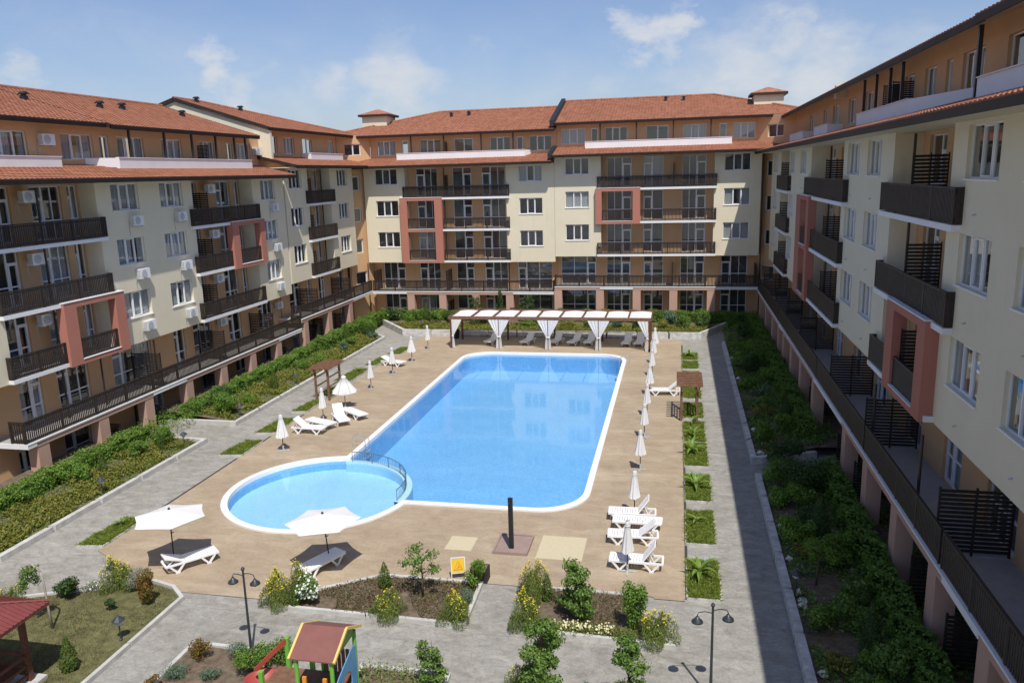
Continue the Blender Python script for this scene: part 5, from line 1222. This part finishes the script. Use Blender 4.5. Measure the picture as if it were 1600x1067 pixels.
# bed between deck and paved crossing
broom(-12.95, 21.95, .06, .5, 1.0, 'yellow flowering bush at the left end of the middle bed', 520)
broom(-12.35, 22.5, .06, .38, 1.1, 'yellow flowering bush behind the daisy bush', 220)
shrub(-11.9, 22.15, .06, .55, 1.1, 'round bush covered with white daisies in the middle bed', 'hedge', n=2200, leaf=.07, k=10, fl=('whitefl', 380, .085), name='flowering_shrub', cat='flower bush')
thuja(-12.3, 21.95, .06, .2, 1.05, 'narrow cone conifer squeezed between yellow and white bushes')
thuja(-9.75, 23.6, .06, .28, .95, 'small cone conifer alone at the back of the middle bed')
shrub(-6.66, 24.05, .06, .45, 1.1, 'bright dense bush at the corner of the middle bed by the tub', 'bright', n=1900, leaf=.07, k=9)
broom(-9.0, 21.85, .06, .52, .75, 'low yellow flowering bush at the front of the middle bed', 150)
broom(-6.75, 21.95, .06, .5, .8, 'yellow flowering bush at the front right corner of the middle bed', 260)
shrub(-6.75, 23.0, .06, .4, .55, 'low grey-green bush behind the corner yellow flowers', 'juniper', n=700, leaf=.06, k=6)
shrub(-9.3, 22.6, .06, .28, .3, 'tiny rusty bush amid the middle bed', 'drycover', n=300, k=4)
cover('ground_cover', 'rusty low ground cover of the middle bed', in_poly(BED2, .25), 5200, lambda x, y: .07, .07, 'drycover', .09)
def small_tree(x, y, z, h, w, label, n=1500, mat='oak', lo=.35, name='small_tree', leaf=.1, k=12, fat=1.):
    e = thing(name, label, 'tree', (x, y, z)); m = MB(); c = []
    m.tube([(0, 0, -.05), (.03, 0, h*lo), (0, .03, h*.7), (.02, 0, h*.95)], [.04, .03, .02, .006], 8)
    for i in range(k):
        a = i*2.4+random.uniform(-.4, .4); z1 = h*random.uniform(lo, .95); q = w*random.uniform(.35, 1)*(1-.5*max(0, z1/h-.6)/.4)
        m.tube([(.02, 0, z1-h*.16), (q*.6*math.cos(a), q*.6*math.sin(a), z1-.03*h), (q*math.cos(a), q*math.sin(a), z1)], [.016, .01, .004], 5); s_ = random.uniform(.26, .42)*w*fat; c.append((q*math.cos(a), q*math.sin(a), z1, s_, s_, s_*.75))
    P, d = blobs(n, c, .3); link('crown', leaves_mesh('crown', [(P, d, leaf, .5, L[mat], 0)]), e); m.build('trunk', M['bark'], e, smooth=True)
small_tree(-8.25, 23.2, .06, 1.75, .75, 'small open tree with visible stems in the middle bed', 750, 'oak', .45, leaf=.11, k=11)
small_tree(-2.95, 22.7, .06, 1.95, .5, 'upright leafy young tree in the middle of the right-hand bed', 4200, 'oak', .08, k=26, leaf=.11, fat=1.5)
shrub(-1.1, 22.3, .06, .5, 1.65, 'tall dense dark-green bush at the right of the right-hand bed', 'hedge', n=2600, leaf=.085, k=14)
broom(-4.5, 23.7, .06, .5, 1.1, 'pale yellow flowering bush at the upper left of the right-hand bed', 260); thuja(-4.05, 23.6, .06, .24, 1.0, 'cone conifer beside the pale yellow bush')
broom(-4.45, 21.95, .06, .48, 1.0, 'yellow flowering bush at the lower left of the right-hand bed', 330); broom(-.4, 21.85, .06, .55, .85, 'yellow flowering bush at the lower right corner of the right-hand bed', 300)
cover('ground_cover', 'sparse dry ground cover of the right-hand bed', in_poly(BED4, .7), 2600, lambda x, y: .07, .09, 'drycover', .2, asp=.25, up=3)
P = np.column_stack([RNG.uniform(-3.6, -1.7, 240), RNG.normal(22.02, .12, 240), RNG.uniform(.12, .32, 240)]); pl = thing('flower_row', 'low row of cream flowers along the front of the right-hand bed', 'flowers', (0, 0, 0))
link('flowers', leaves_mesh('flowers', [(P, np.tile([0, -.3, .9], (240, 1)), .07, .95, L['creamfl'], 0)]), pl)['kind'] = 'stuff'; Pg = np.column_stack([RNG.uniform(-3.7, -1.0, 1500), RNG.normal(21.98, .14, 1500), RNG.uniform(.06, .26, 1500)]); link('foliage', leaves_mesh('foliage', [(Pg, np.tile([0, 0, .5], (1500, 1)), .11, .25, L['broom'], 3)]), pl)
# front beds
small_tree(-3.3, 18.1, .06, 2.75, .5, 'leafy young tree rising in front of the paved crossing', 8000, 'oak', .06, k=36, leaf=.1, fat=1.5)
small_tree(-1.05, 18.2, .06, 2.35, .38, 'slender young tree at the bottom edge right of the leafy one', 3600, 'oak', .12, k=24, leaf=.09, fat=1.6)
small_tree(-6.35, 18.3, .06, 1.75, .42, 'wispy young tree at the end of the front bed beside the playground', 1600, 'oak', .1, k=18, leaf=.1, fat=1.3)
broom(-4.0, 18.7, .06, .5, .65, 'yellow-green bush at the bottom edge left of the leafy tree', 90); shrub(-2.1, 18.4, .06, .4, .75, 'grey-blue small bush between the two front trees', 'juniper', n=600, k=6)
cover('ground_cover', 'thick low green ground cover beside the playground', in_poly(BED5), 6500, lambda x, y: .07, .10, 'broom', .32, asp=.35, up=2); cover('ground_cover', 'ground cover under the front trees', in_poly(BED6), 4500, lambda x, y: .07, .10, 'broom', .26, asp=.35, up=2)
shrub(-13.75, 18.75, .06, .38, .75, 'upright rusty-green shrub at the corner of the playground bed', 'photinia', n=1300, leaf=.06, k=9)
shrub(-13.95, 17.75, .06, .5, .4, 'spreading blue-green juniper at the left edge of the playground bed', 'juniper', n=1000, leaf=.075, asp=.25, k=8); shrub(-13.0, 17.95, .06, .42, .35, 'low juniper in the middle of the playground bed', 'juniper', n=700, leaf=.075, asp=.25, k=7)
shrub(-12.6, 19.0, .06, .42, .6, 'blue-green juniper at the foot of the left lamp post', 'juniper', n=800, leaf=.075, asp=.25, k=7); shrub(-11.9, 18.4, .06, .75, .85, 'broad box bush between the lamp post and playground', 'hedge', n=2600, leaf=.065, k=12); shrub(-11.2, 18.9, .06, .6, .8, 'box bush behind the red slide', 'hedge', n=1700, leaf=.065, k=10)
shrub(-14.2, 17.2, .06, .3, .4, 'little rusty bush at the bottom of the paved path kerb', 'photinia', n=500, leaf=.06, k=6)
# shaded bed of the right wing
hedge(6.3, 7.05, 4, 35.2, .4, 1.25, 'shaded clipped hedge along the near right terrace', 'hedge', 380, .12); hedge(6.3, 7.05, 40.5, 72, .4, 1.3, 'shaded clipped hedge along the far right terrace', 'hedge', 300, .13)
SR = 'shrubs of the shaded right bed'
for (x, y, w, h, m, lab) in [(4.8, 60.6, .8, .9, 'hedge', 'shaded shrub near the far bend of the stone wall'), (4.9, 57.8, .9, .8, 'bright', 'lighter shrub in the far shaded bed behind the kerb stones'), (5.2, 54.0, 1.1, 1.5, 'dark', 'dark round shrub midway along the far shaded bed'), (5.5, 64.6, .9, 1.6, 'dark', 'tall dark shrub at the far end of the shaded bed'), (4.9, 44.6, .7, .7, 'cover', 'olive shrub before the bent end of the stone wall'), (5.0, 36.4, 1.3, 1.3, 'dark', 'broad dark leafy mass at the gap in the shaded bed'), (4.6, 34.3, .8, 1.2, 'hedge', 'green shrub spilling over the nearer stone wall'), (5.5, 33.5, 1.3, 1.6, 'dark', 'large dark bush behind the gap in the stone wall'), (5.3, 30.2, .8, .8, 'dark', 'dark low bush midway along the nearer shaded bed'), (4.7, 27.6, .5, .6, 'cover', 'small olive bush beside the stones of the nearer shaded bed'), (5.3, 23.2, .7, .9, 'hedge', 'round shaded bush near the bottom of the shaded bed'), (5.6, 21.2, .7, .7, 'bright', 'light shaded bush at the bottom right of the shaded bed'), (4.6, 21.0, .5, .5, 'cover', 'small shaded bush beside the wall at the bottom'), (5.2, 19.6, .6, .8, 'hedge', 'shaded bush at the bottom edge below the pink pillar')]:
    shrub(x, y, RZ(x, y), w, h, lab, m, leaf=.1, group=SR, k=10, n=int(2600*(w*w*h)**.67))
rs = random.Random(5)
SHADED = [(5.4, 26.9, 'between the standard tree and the hedge'), (4.6, 28.9, 'by the middle of the nearer wall'), (5.7, 24.4, 'behind the standard tree'), (5.0, 31.9, 'just below the large dark bush'), (4.4, 32.4, 'at the wall under the spilling shrub'), (5.9, 35.0, 'at the upper end of the nearer bed by the hedge'),
          (4.5, 40.2, 'inside the bend of the stone wall'), (5.6, 41.4, 'behind the bend of the stone wall'), (5.3, 46.4, 'just nearer than the agave'), (4.6, 50.6, 'just beyond the agave'), (5.8, 51.6, 'against the far hedge past the agave'), (4.5, 55.8, 'at the wall midway along the far bed'), (5.7, 56.4, 'against the hedge midway along the far bed'), (5.8, 59.4, 'against the hedge near the far end'), (4.6, 62.6, 'at the far end of the wall'), (5.8, 62.4, 'by the hedge at the far end'), (5.9, 27.6, 'by the hedge below the cone conifer'), (5.9, 20.6, 'by the hedge at the bottom edge'), (4.5, 23.0, 'at the wall just below the lantern lamp')]
for i, (x, y, wh) in enumerate(SHADED):
    shrub(x, y, RZ(x, y), rs.uniform(.5, .95), rs.uniform(.6, 1.3), 'shaded %s shrub %s' % (['green', 'mid-green', 'olive'][i % 3], wh), ['hedge', 'bright', 'oak'][i % 3], leaf=.11, group=SR, k=11, loose=.4, n=int(rs.uniform(1500, 2400)))
small_tree(4.75, 25.7, .25, 1.6, .65, 'small standard tree with a pale thin stem in the shaded bed', 1100, 'hedge', .6, leaf=.1, k=14)
thuja(5.4, 29.2, .3, .45, 1.7, 'dark cone conifer in the nearer shaded bed', mat='dark'); thuja(5.6, 21.9, .3, .4, 1.6, 'dark cone conifer low in the shaded bed near the bottom', mat='dark'); thuja(5.9, 43.0, .3, .4, 1.6, 'dark cone conifer in the far shaded bed behind the stone corner', mat='dark')
e = thing('agave', 'spiky grey-green agave in the far shaded bed', 'plant', (5.1, 48.5, .28))
for i in range(26):
    a = i*2.4; el = random.uniform(.3, 1.3); m = MB(); dv_ = Vector((math.cos(a)*math.cos(el), math.sin(a)*math.cos(el), math.sin(el))); sd = Vector((-math.sin(a), math.cos(a), 0)); l = random.uniform(.8, 1.15)
    m.quad(-sd*.04, sd*.04, dv_*l*.5+sd*.06, dv_*l*.5-sd*.06); m.quad(dv_*l*.5-sd*.06, dv_*l*.5+sd*.06, dv_*l+sd*.004, dv_*l-sd*.004); m.build('leaf', L['juniper'], e, fix=False)
cover('ground_cover', 'patchy ground cover of the nearer shaded bed', in_rect(4.0, 8.6, 8, 35, .25), 20000, RZ, .13, 'hedge', .28); cover('ground_cover', 'patchy ground cover of the far shaded bed', in_rect(4.0, 8.0, 39.2, 72, .1), 22000, RZ, .14, 'hedge', .3)
stn = [(4.13, 27.4), (4.15, 26.3), (4.12, 25.1), (4.16, 24.5), (4.13, 24.2), (4.14, 30.1), (4.14, 20.7), (4.15, 38.4), (4.2, 42.0), (4.15, 52.8), (4.12, 58.6), (4.18, 33.2)]
sp = MB(); bms = bmesh.new(); bmesh.ops.create_icosphere(bms, subdivisions=2, radius=.14)
for v in bms.verts: v.co *= 1+.25*math.sin(v.co.x*31+v.co.y*17+v.co.z*23); v.co.z *= .7
sme = bpy.data.meshes.new('cobble'); bms.to_mesh(sme); bms.free(); sme.materials.append(M['stone'])
for i, (x, y) in enumerate(stn):
    o = link('cobble', sme, None, (x, y, .27), i*1.3); o.scale = [(1, 1, 1), (1.3, .9, 1), (.8, 1.1, .9)][i % 3]; tag(o, 'white cobble lying along the stone wall of the shaded bed', 'stone', 'white cobbles along the shaded bed')

# ------------------------------------------------------------------ playground tower and gazebo
e = thing('playground_tower', 'wooden playground tower with brown gable roof, green posts, red slide and blue panel', 'playground', (-8.7, 16.7, 0))
q = lambda x, y: (x+8.6, y-16.7)
def roofslab(y0, z0, y1, z1, nm):
    a, b = q(-9.15, y0), q(-8.0, y1); m = MB(); f = lambda u, v, w: (u, a[1]+(b[1]-a[1])*v, z0+(z1-z0)*v+w)
    m.prism([(a[0], 0), (b[0], 0), (b[0], 1), (a[0], 1)], f, 0, .03); o = m.build(nm, M['playroof'], e)
    for x in (a[0]-.03, b[0]+.03): MB().bar(f(x, 0, .012), f(x, 1, .012), .055, .07).build('roof_trim', M['yellowedge'], o)
roofslab(15.98, 2.36, 16.83, 2.80, 'roof'); roofslab(17.68, 2.36, 16.835, 2.80, 'roof')
for x in (-9.05, -8.1):
    m = MB(); a = q(x, 16.0); g = lambda u, v, w: (a[0]+w, a[1]+u, v); m.prism([(.08, 2.25), (1.58, 2.25), (1.5, 2.4), (.83, 2.74), (.12, 2.4)], g, -.015, .015); m.build('gable_board', M['green'], e)
    for y in (16.1, 17.5): b = q(x, y); MB().tube([(b[0], b[1], 0), (b[0], b[1], 2.34)], .055, 10).build('post', M['green'], e)
a, b = q(-9.05, 16.1), q(-8.1, 17.5); MB().box(a[0], b[0], a[1], b[1], 1.0, 1.06).build('platform', M['brownwood'], e)
sl = MB()
for i in range(7): x = a[0]+.1+(b[0]-a[0]-.2)*i/6; sl.box(x-.045, x+.045, b[1]-.02, b[1]+.02, 1.061, 1.75)
sl.build('slatted_side', M['brownwood'], e)
for x in (-8.85, -8.3): c = q(x, 16.08); MB().box(c[0]-.05, c[0]+.05, c[1]-.03, c[1]+.03, 1.061, 1.85).build('grab_rail', M['orange'], e)
sd = q(-7.98, 16.0); hb = MB(); n = 20; ring = [(.62+.30*math.cos(2*PI*i/n), 1.35+.34*math.sin(2*PI*i/n)) for i in range(n)]
edge = []
for (u, v) in ring:
    du, dv2 = u-.62, v-1.35; k = min([c for c in ((1.25-.62)/du if du > 1e-6 else 9e9, (-.1-.62)/du if du < -1e-6 else 9e9, (2.0-1.35)/dv2 if dv2 > 1e-6 else 9e9, (.7-1.35)/dv2 if dv2 < -1e-6 else 9e9)]); edge.append((.62+du*k, 1.35+dv2*k+(du*k)*.35))
for i in range(n):
    j = (i+1) % n; hb.prism([ring[i], edge[i], edge[j], ring[j]], lambda u, v, w: (sd[0]+w, sd[1]+u, v), 0, .025)
hb.build('blue_panel', M['blue'], e)
for (x, y, h) in ((-10.55, 16.9, 1.25), (-10.2, 17.75, 1.75), (-9.5, 17.75, 1.3), (-9.7, 16.3, 1.2)): c = q(x, y); MB().box(c[0]-.055, c[0]+.055, c[1]-.055, c[1]+.055, 0, h).build('post', M['green'], e)
c0, c1 = q(-10.55, 16.35), q(-9.1, 17.7); MB().box(c0[0]+.06, c1[0], c0[1], c1[1], .82, .88).build('deck', M['brownwood'], e)
sl = MB()
for i in range(11): x = c0[0]+.12+(c1[0]-c0[0]-.2)*i/10; sl.box(x-.05, x+.05, c0[1]-.04, c0[1]-.01, .55, 1.15)
sl.build('slatted_side', M['brownwood'], e)
t = MB(); n = 26; rr = [(0, .55), (.36, .58), (.46, .78), (.50, .80), (.51, .74), (.42, .5)]
for (r_, z) in rr:
    for j in range(n): tt = math.radians(70+200*j/(n-1)); t.v.append((q(-10.6, 0)[0]+r_*1.25*math.cos(tt), q(0, 17.2)[1]+r_*math.sin(tt), z))
for k in range(len(rr)-1):
    for j in range(n-1): t.f.append((k*n+j, k*n+j+1, (k+1)*n+j+1, (k+1)*n+j)); t.mi.append(0)
t.build('slide', M['red'], e, smooth=True, fix=False)
m = MB(); a, b = q(-10.9, 17.2), q(-10.2, 17.72); m.bar((a[0], a[1], 1.05), (b[0], b[1], 1.7), .05, .12); m.build('handrail', M['red'], e)
e = thing('gazebo', 'red metal roofed timber gazebo at the bottom left corner', 'gazebo', (-19.3, 15.6, .05))
H_, ZE, ZA = 1.85, 2.32, 3.0
for k in range(4):
    m = MB(); n = 26; rot = k*PI/2; cr_, sr = math.cos(rot), math.sin(rot)
    for i in range(n):
        for (u0, u1, dz) in ((i/n, (i+.72)/n, 0), ((i+.72)/n, (i+1)/n, .03)):
            x0, x1 = -H_+2*H_*u0, -H_+2*H_*u1
            def pt(x, y, d): X, Y = x, y; return (X*cr_-Y*sr, X*sr+Y*cr_, d)
            f = lambda x: ZE+(ZA-ZE)*(1-abs(x)/H_)
            m.quad(pt(x0, -H_, ZE+dz), pt(x1, -H_, ZE+dz), pt(x1, -abs(x1)-.001, f(x1)+dz), pt(x0, -abs(x0)-.001, f(x0)+dz))
            if dz: m.quad(pt(x0, -H_, ZE), pt(x0, -H_, ZE+dz), pt(x0, -abs(x0)-.001, f(x0)+dz), pt(x0, -abs(x0)-.001, f(x0)))
    m.build('roof', M['redmetal'], e, fix=False)
    m = MB(); c1_ = (H_*(cr_-(-1)*sr*0)); p0 = Vector((H_*cr_-H_*sr*-1*-1, 0, 0)) if False else None
    a = Vector((-H_*cr_+H_*sr, -H_*sr-H_*cr_, ZE+.03)); m.tube([a, (0, 0, ZA+.05)], .035, 6); m.build('hip_cap', M['redmetal'], e)
    a = Vector((-H_*cr_+H_*sr, -H_*sr-H_*cr_, ZE-.05)); b = Vector((H_*cr_+H_*sr, H_*sr-H_*cr_, ZE-.05)); MB().bar(a*.985+Vector((0, 0, (ZE-.05)*.015)), b*.985+Vector((0, 0, (ZE-.05)*.015)), .04, .1).build('eaves_board', M['redwood'], e)
for sx in (-1, 1):
    for sy in (-1, 1):
        MB().box(sx*1.3-.07, sx*1.3+.07, sy*1.3-.07, sy*1.3+.07, .1, 2.42).build('post', M['redwood'], e); MB().bar((sx*1.3, sy*1.3, 1.95), (sx*1.3, sy*.8, 2.36), .07, .08).build('brace', M['redwood'], e)
for (x0, x1, y0, y1) in ((-1.22, 1.22, 1.27, 1.33), (1.27, 1.33, -1.22, 1.22), (-1.33, -1.27, -1.22, 1.22)):
    m = MB(); m.box(x0, x1, y0, y1, .85, .95); m.box(x0, x1, y0, y1, .55, .62); m.box(x0, x1, y0, y1, .25, .32); m.build('side_rail', M['redwood'], e)
MB().box(-1.2, 1.2, .85, 1.24, .45, .5).build('bench', M['redwood'], e); MB().box(.85, 1.24, -1.2, .84, .45, .5).build('bench', M['redwood'], e)
MB().box(-1.6, 1.6, -1.6, 1.6, -.05, .1).build('base_slab', M['concrete'], e)

# ------------------------------------------------------------------ camera, light, sky
FL, YAW, PITCH, ROLL = 1233.4, math.radians(-11.9656), math.radians(12.0152), math.radians(-1.5833)
f = Vector((math.sin(YAW)*math.cos(PITCH), math.cos(YAW)*math.cos(PITCH), -math.sin(PITCH))); r = Vector((math.cos(YAW), -math.sin(YAW), 0)); u = r.cross(f)
r2 = r*math.cos(ROLL)+u*math.sin(ROLL); u2 = -r*math.sin(ROLL)+u*math.cos(ROLL)
cam = bpy.data.cameras.new('camera'); co = bpy.data.objects.new('camera', cam); COL.objects.link(co)
from mathutils import Matrix
co.matrix_world = Matrix(((r2.x, u2.x, -f.x, 0), (r2.y, u2.y, -f.y, 0), (r2.z, u2.z, -f.z, 14.0), (0, 0, 0, 1)))
cam.sensor_width = 36; cam.lens = FL/1600*36; cam.clip_end = 3000; cam.clip_start = .1; scene.camera = co
def sky_dir(px, py): v = r2*((px-800)/FL)+u2*(-(py-533.5)/FL)+f; return v.normalized()

SUN = Vector((.26, -.53, 1)).normalized()
sl = bpy.data.lights.new('sun', 'SUN'); sl.energy = 4.35; sl.angle = math.radians(.5); sl.color = (1, .955, .88)
so = bpy.data.objects.new('sun', sl); COL.objects.link(so); so.rotation_euler = (-SUN).to_track_quat('-Z', 'Y').to_euler()
w = bpy.data.worlds.new('World'); scene.world = w; w.use_nodes = True; nt = w.node_tree
bg = nt.nodes['Background']; bg.inputs['Strength'].default_value = .14
sky = N(nt, 'ShaderNodeTexSky', sky_type='NISHITA'); sky.sun_disc = False; sky.sun_elevation = math.asin(SUN.z); sky.sun_rotation = math.atan2(SUN.x, SUN.y); sky.altitude = 20; sky.air_density = 1.0; sky.dust_density = 1.2; sky.ozone_density = 3.0
tc = N(nt, 'ShaderNodeTexCoord'); D = tc.outputs['Generated']
def m_(op, a, b=None):
    n = N(nt, 'ShaderNodeMath', operation=op)
    for i, v in enumerate((a, b)):
        if v is None: continue
        if isinstance(v, (int, float)): n.inputs[i].default_value = v
        else: nt.links.new(v, n.inputs[i])
    return n.outputs[0]
mp = N(nt, 'ShaderNodeMapping'); mp.inputs['Scale'].default_value = (1, 1, 1.9); nt.links.new(D, mp.inputs[0])
n1 = noise(nt, mp.outputs[0], 9, 9, .62, .4); n2 = noise(nt, mp.outputs[0], 3.2, 6, .6)
wn = N(nt, 'ShaderNodeTexNoise'); wn.inputs['Scale'].default_value = 11; wn.inputs['Detail'].default_value = 7; wn.inputs['Roughness'].default_value = .62; nt.links.new(mp.outputs[0], wn.inputs['Vector'])
ws = N(nt, 'ShaderNodeVectorMath', operation='MULTIPLY_ADD'); nt.links.new(wn.outputs['Color'], ws.inputs[0]); ws.inputs[1].default_value = (.15, .15, .10); wo = N(nt, 'ShaderNodeVectorMath', operation='ADD'); nt.links.new(D, wo.inputs[0]); wo.inputs[1].default_value = (-.075, -.075, -.05); nt.links.new(wo.outputs[0], ws.inputs[2]); DW = ws.outputs[0]
tot = None
for (px, py, rad, amp) in [(1010, 62, .05, 1.05), (1050, 50, .045, 1.0), (975, 78, .035, .55), (1235, 55, .08, .8), (1170, 95, .11, .75), (1290, 115, .11, .85), (1100, 130, .11, .6), (940, 135, .08, .45), (40, 108, .05, .85), (15, 125, .06, .6), (330, 115, .05, .9), (390, 140, .06, .65), (190, 122, .06, .4), (520, 130, .06, .65), (620, 140, .10, .8), (690, 130, .05, .45), (755, 66, .04, .45), (480, 155, .1, .45), (1420, 85, .08, .5), (820, 150, .07, .35), (120, 138, .09, .45)]:
    d = sky_dir(px, py); vd = N(nt, 'ShaderNodeVectorMath', operation='DISTANCE'); nt.links.new(DW, vd.inputs[0]); vd.inputs[1].default_value = d
    mr = N(nt, 'ShaderNodeMapRange', interpolation_type='SMOOTHSTEP'); mr.inputs[1].default_value = rad; mr.inputs[2].default_value = 0; mr.inputs[3].default_value = 0; mr.inputs[4].default_value = amp
    nt.links.new(vd.outputs['Value'], mr.inputs[0]); tot = mr.outputs[0] if tot is None else m_('MAXIMUM', tot, mr.outputs[0])
sz = N(nt, 'ShaderNodeSeparateXYZ'); nt.links.new(D, sz.inputs[0])
far = N(nt, 'ShaderNodeMapRange', interpolation_type='SMOOTHSTEP'); far.inputs[1].default_value = .40; far.inputs[2].default_value = .05; far.inputs[3].default_value = 0; far.inputs[4].default_value = .34; nt.links.new(sz.outputs[2], far.inputs[0])
tot = m_('MAXIMUM', tot, far.outputs[0])
cov = m_('ADD', m_('MULTIPLY', m_('SUBTRACT', n1, .5), 1.9), m_('MULTIPLY', m_('SUBTRACT', n2, .5), .8)); cov = m_('MULTIPLY', tot, m_('ADD', cov, .95))
al = N(nt, 'ShaderNodeMapRange', interpolation_type='SMOOTHSTEP'); al.inputs[1].default_value = .08; al.inputs[2].default_value = 1.05; al.inputs[3].default_value = 0; al.inputs[4].default_value = .92; nt.links.new(cov, al.inputs[0])
skyc = mix(nt, 1, sky.outputs[0], (.76, .75, .84), 'MULTIPLY')
mx = N(nt, 'ShaderNodeMixRGB'); nt.links.new(al.outputs[0], mx.inputs[0]); nt.links.new(skyc, mx.inputs[1]); mx.inputs[2].default_value = (4.5, 4.7, 5.05, 1)
nt.links.new(mx.outputs[0], bg.inputs[0])
scene.view_settings.view_transform = 'Standard'; scene.view_settings.look = 'None'; scene.view_settings.exposure = .1; scene.view_settings.gamma = 1
scene.cycles.max_bounces = 8; scene.cycles.transparent_max_bounces = 12; scene.cycles.use_denoising = True
scene.cycles.sample_clamp_indirect = 6
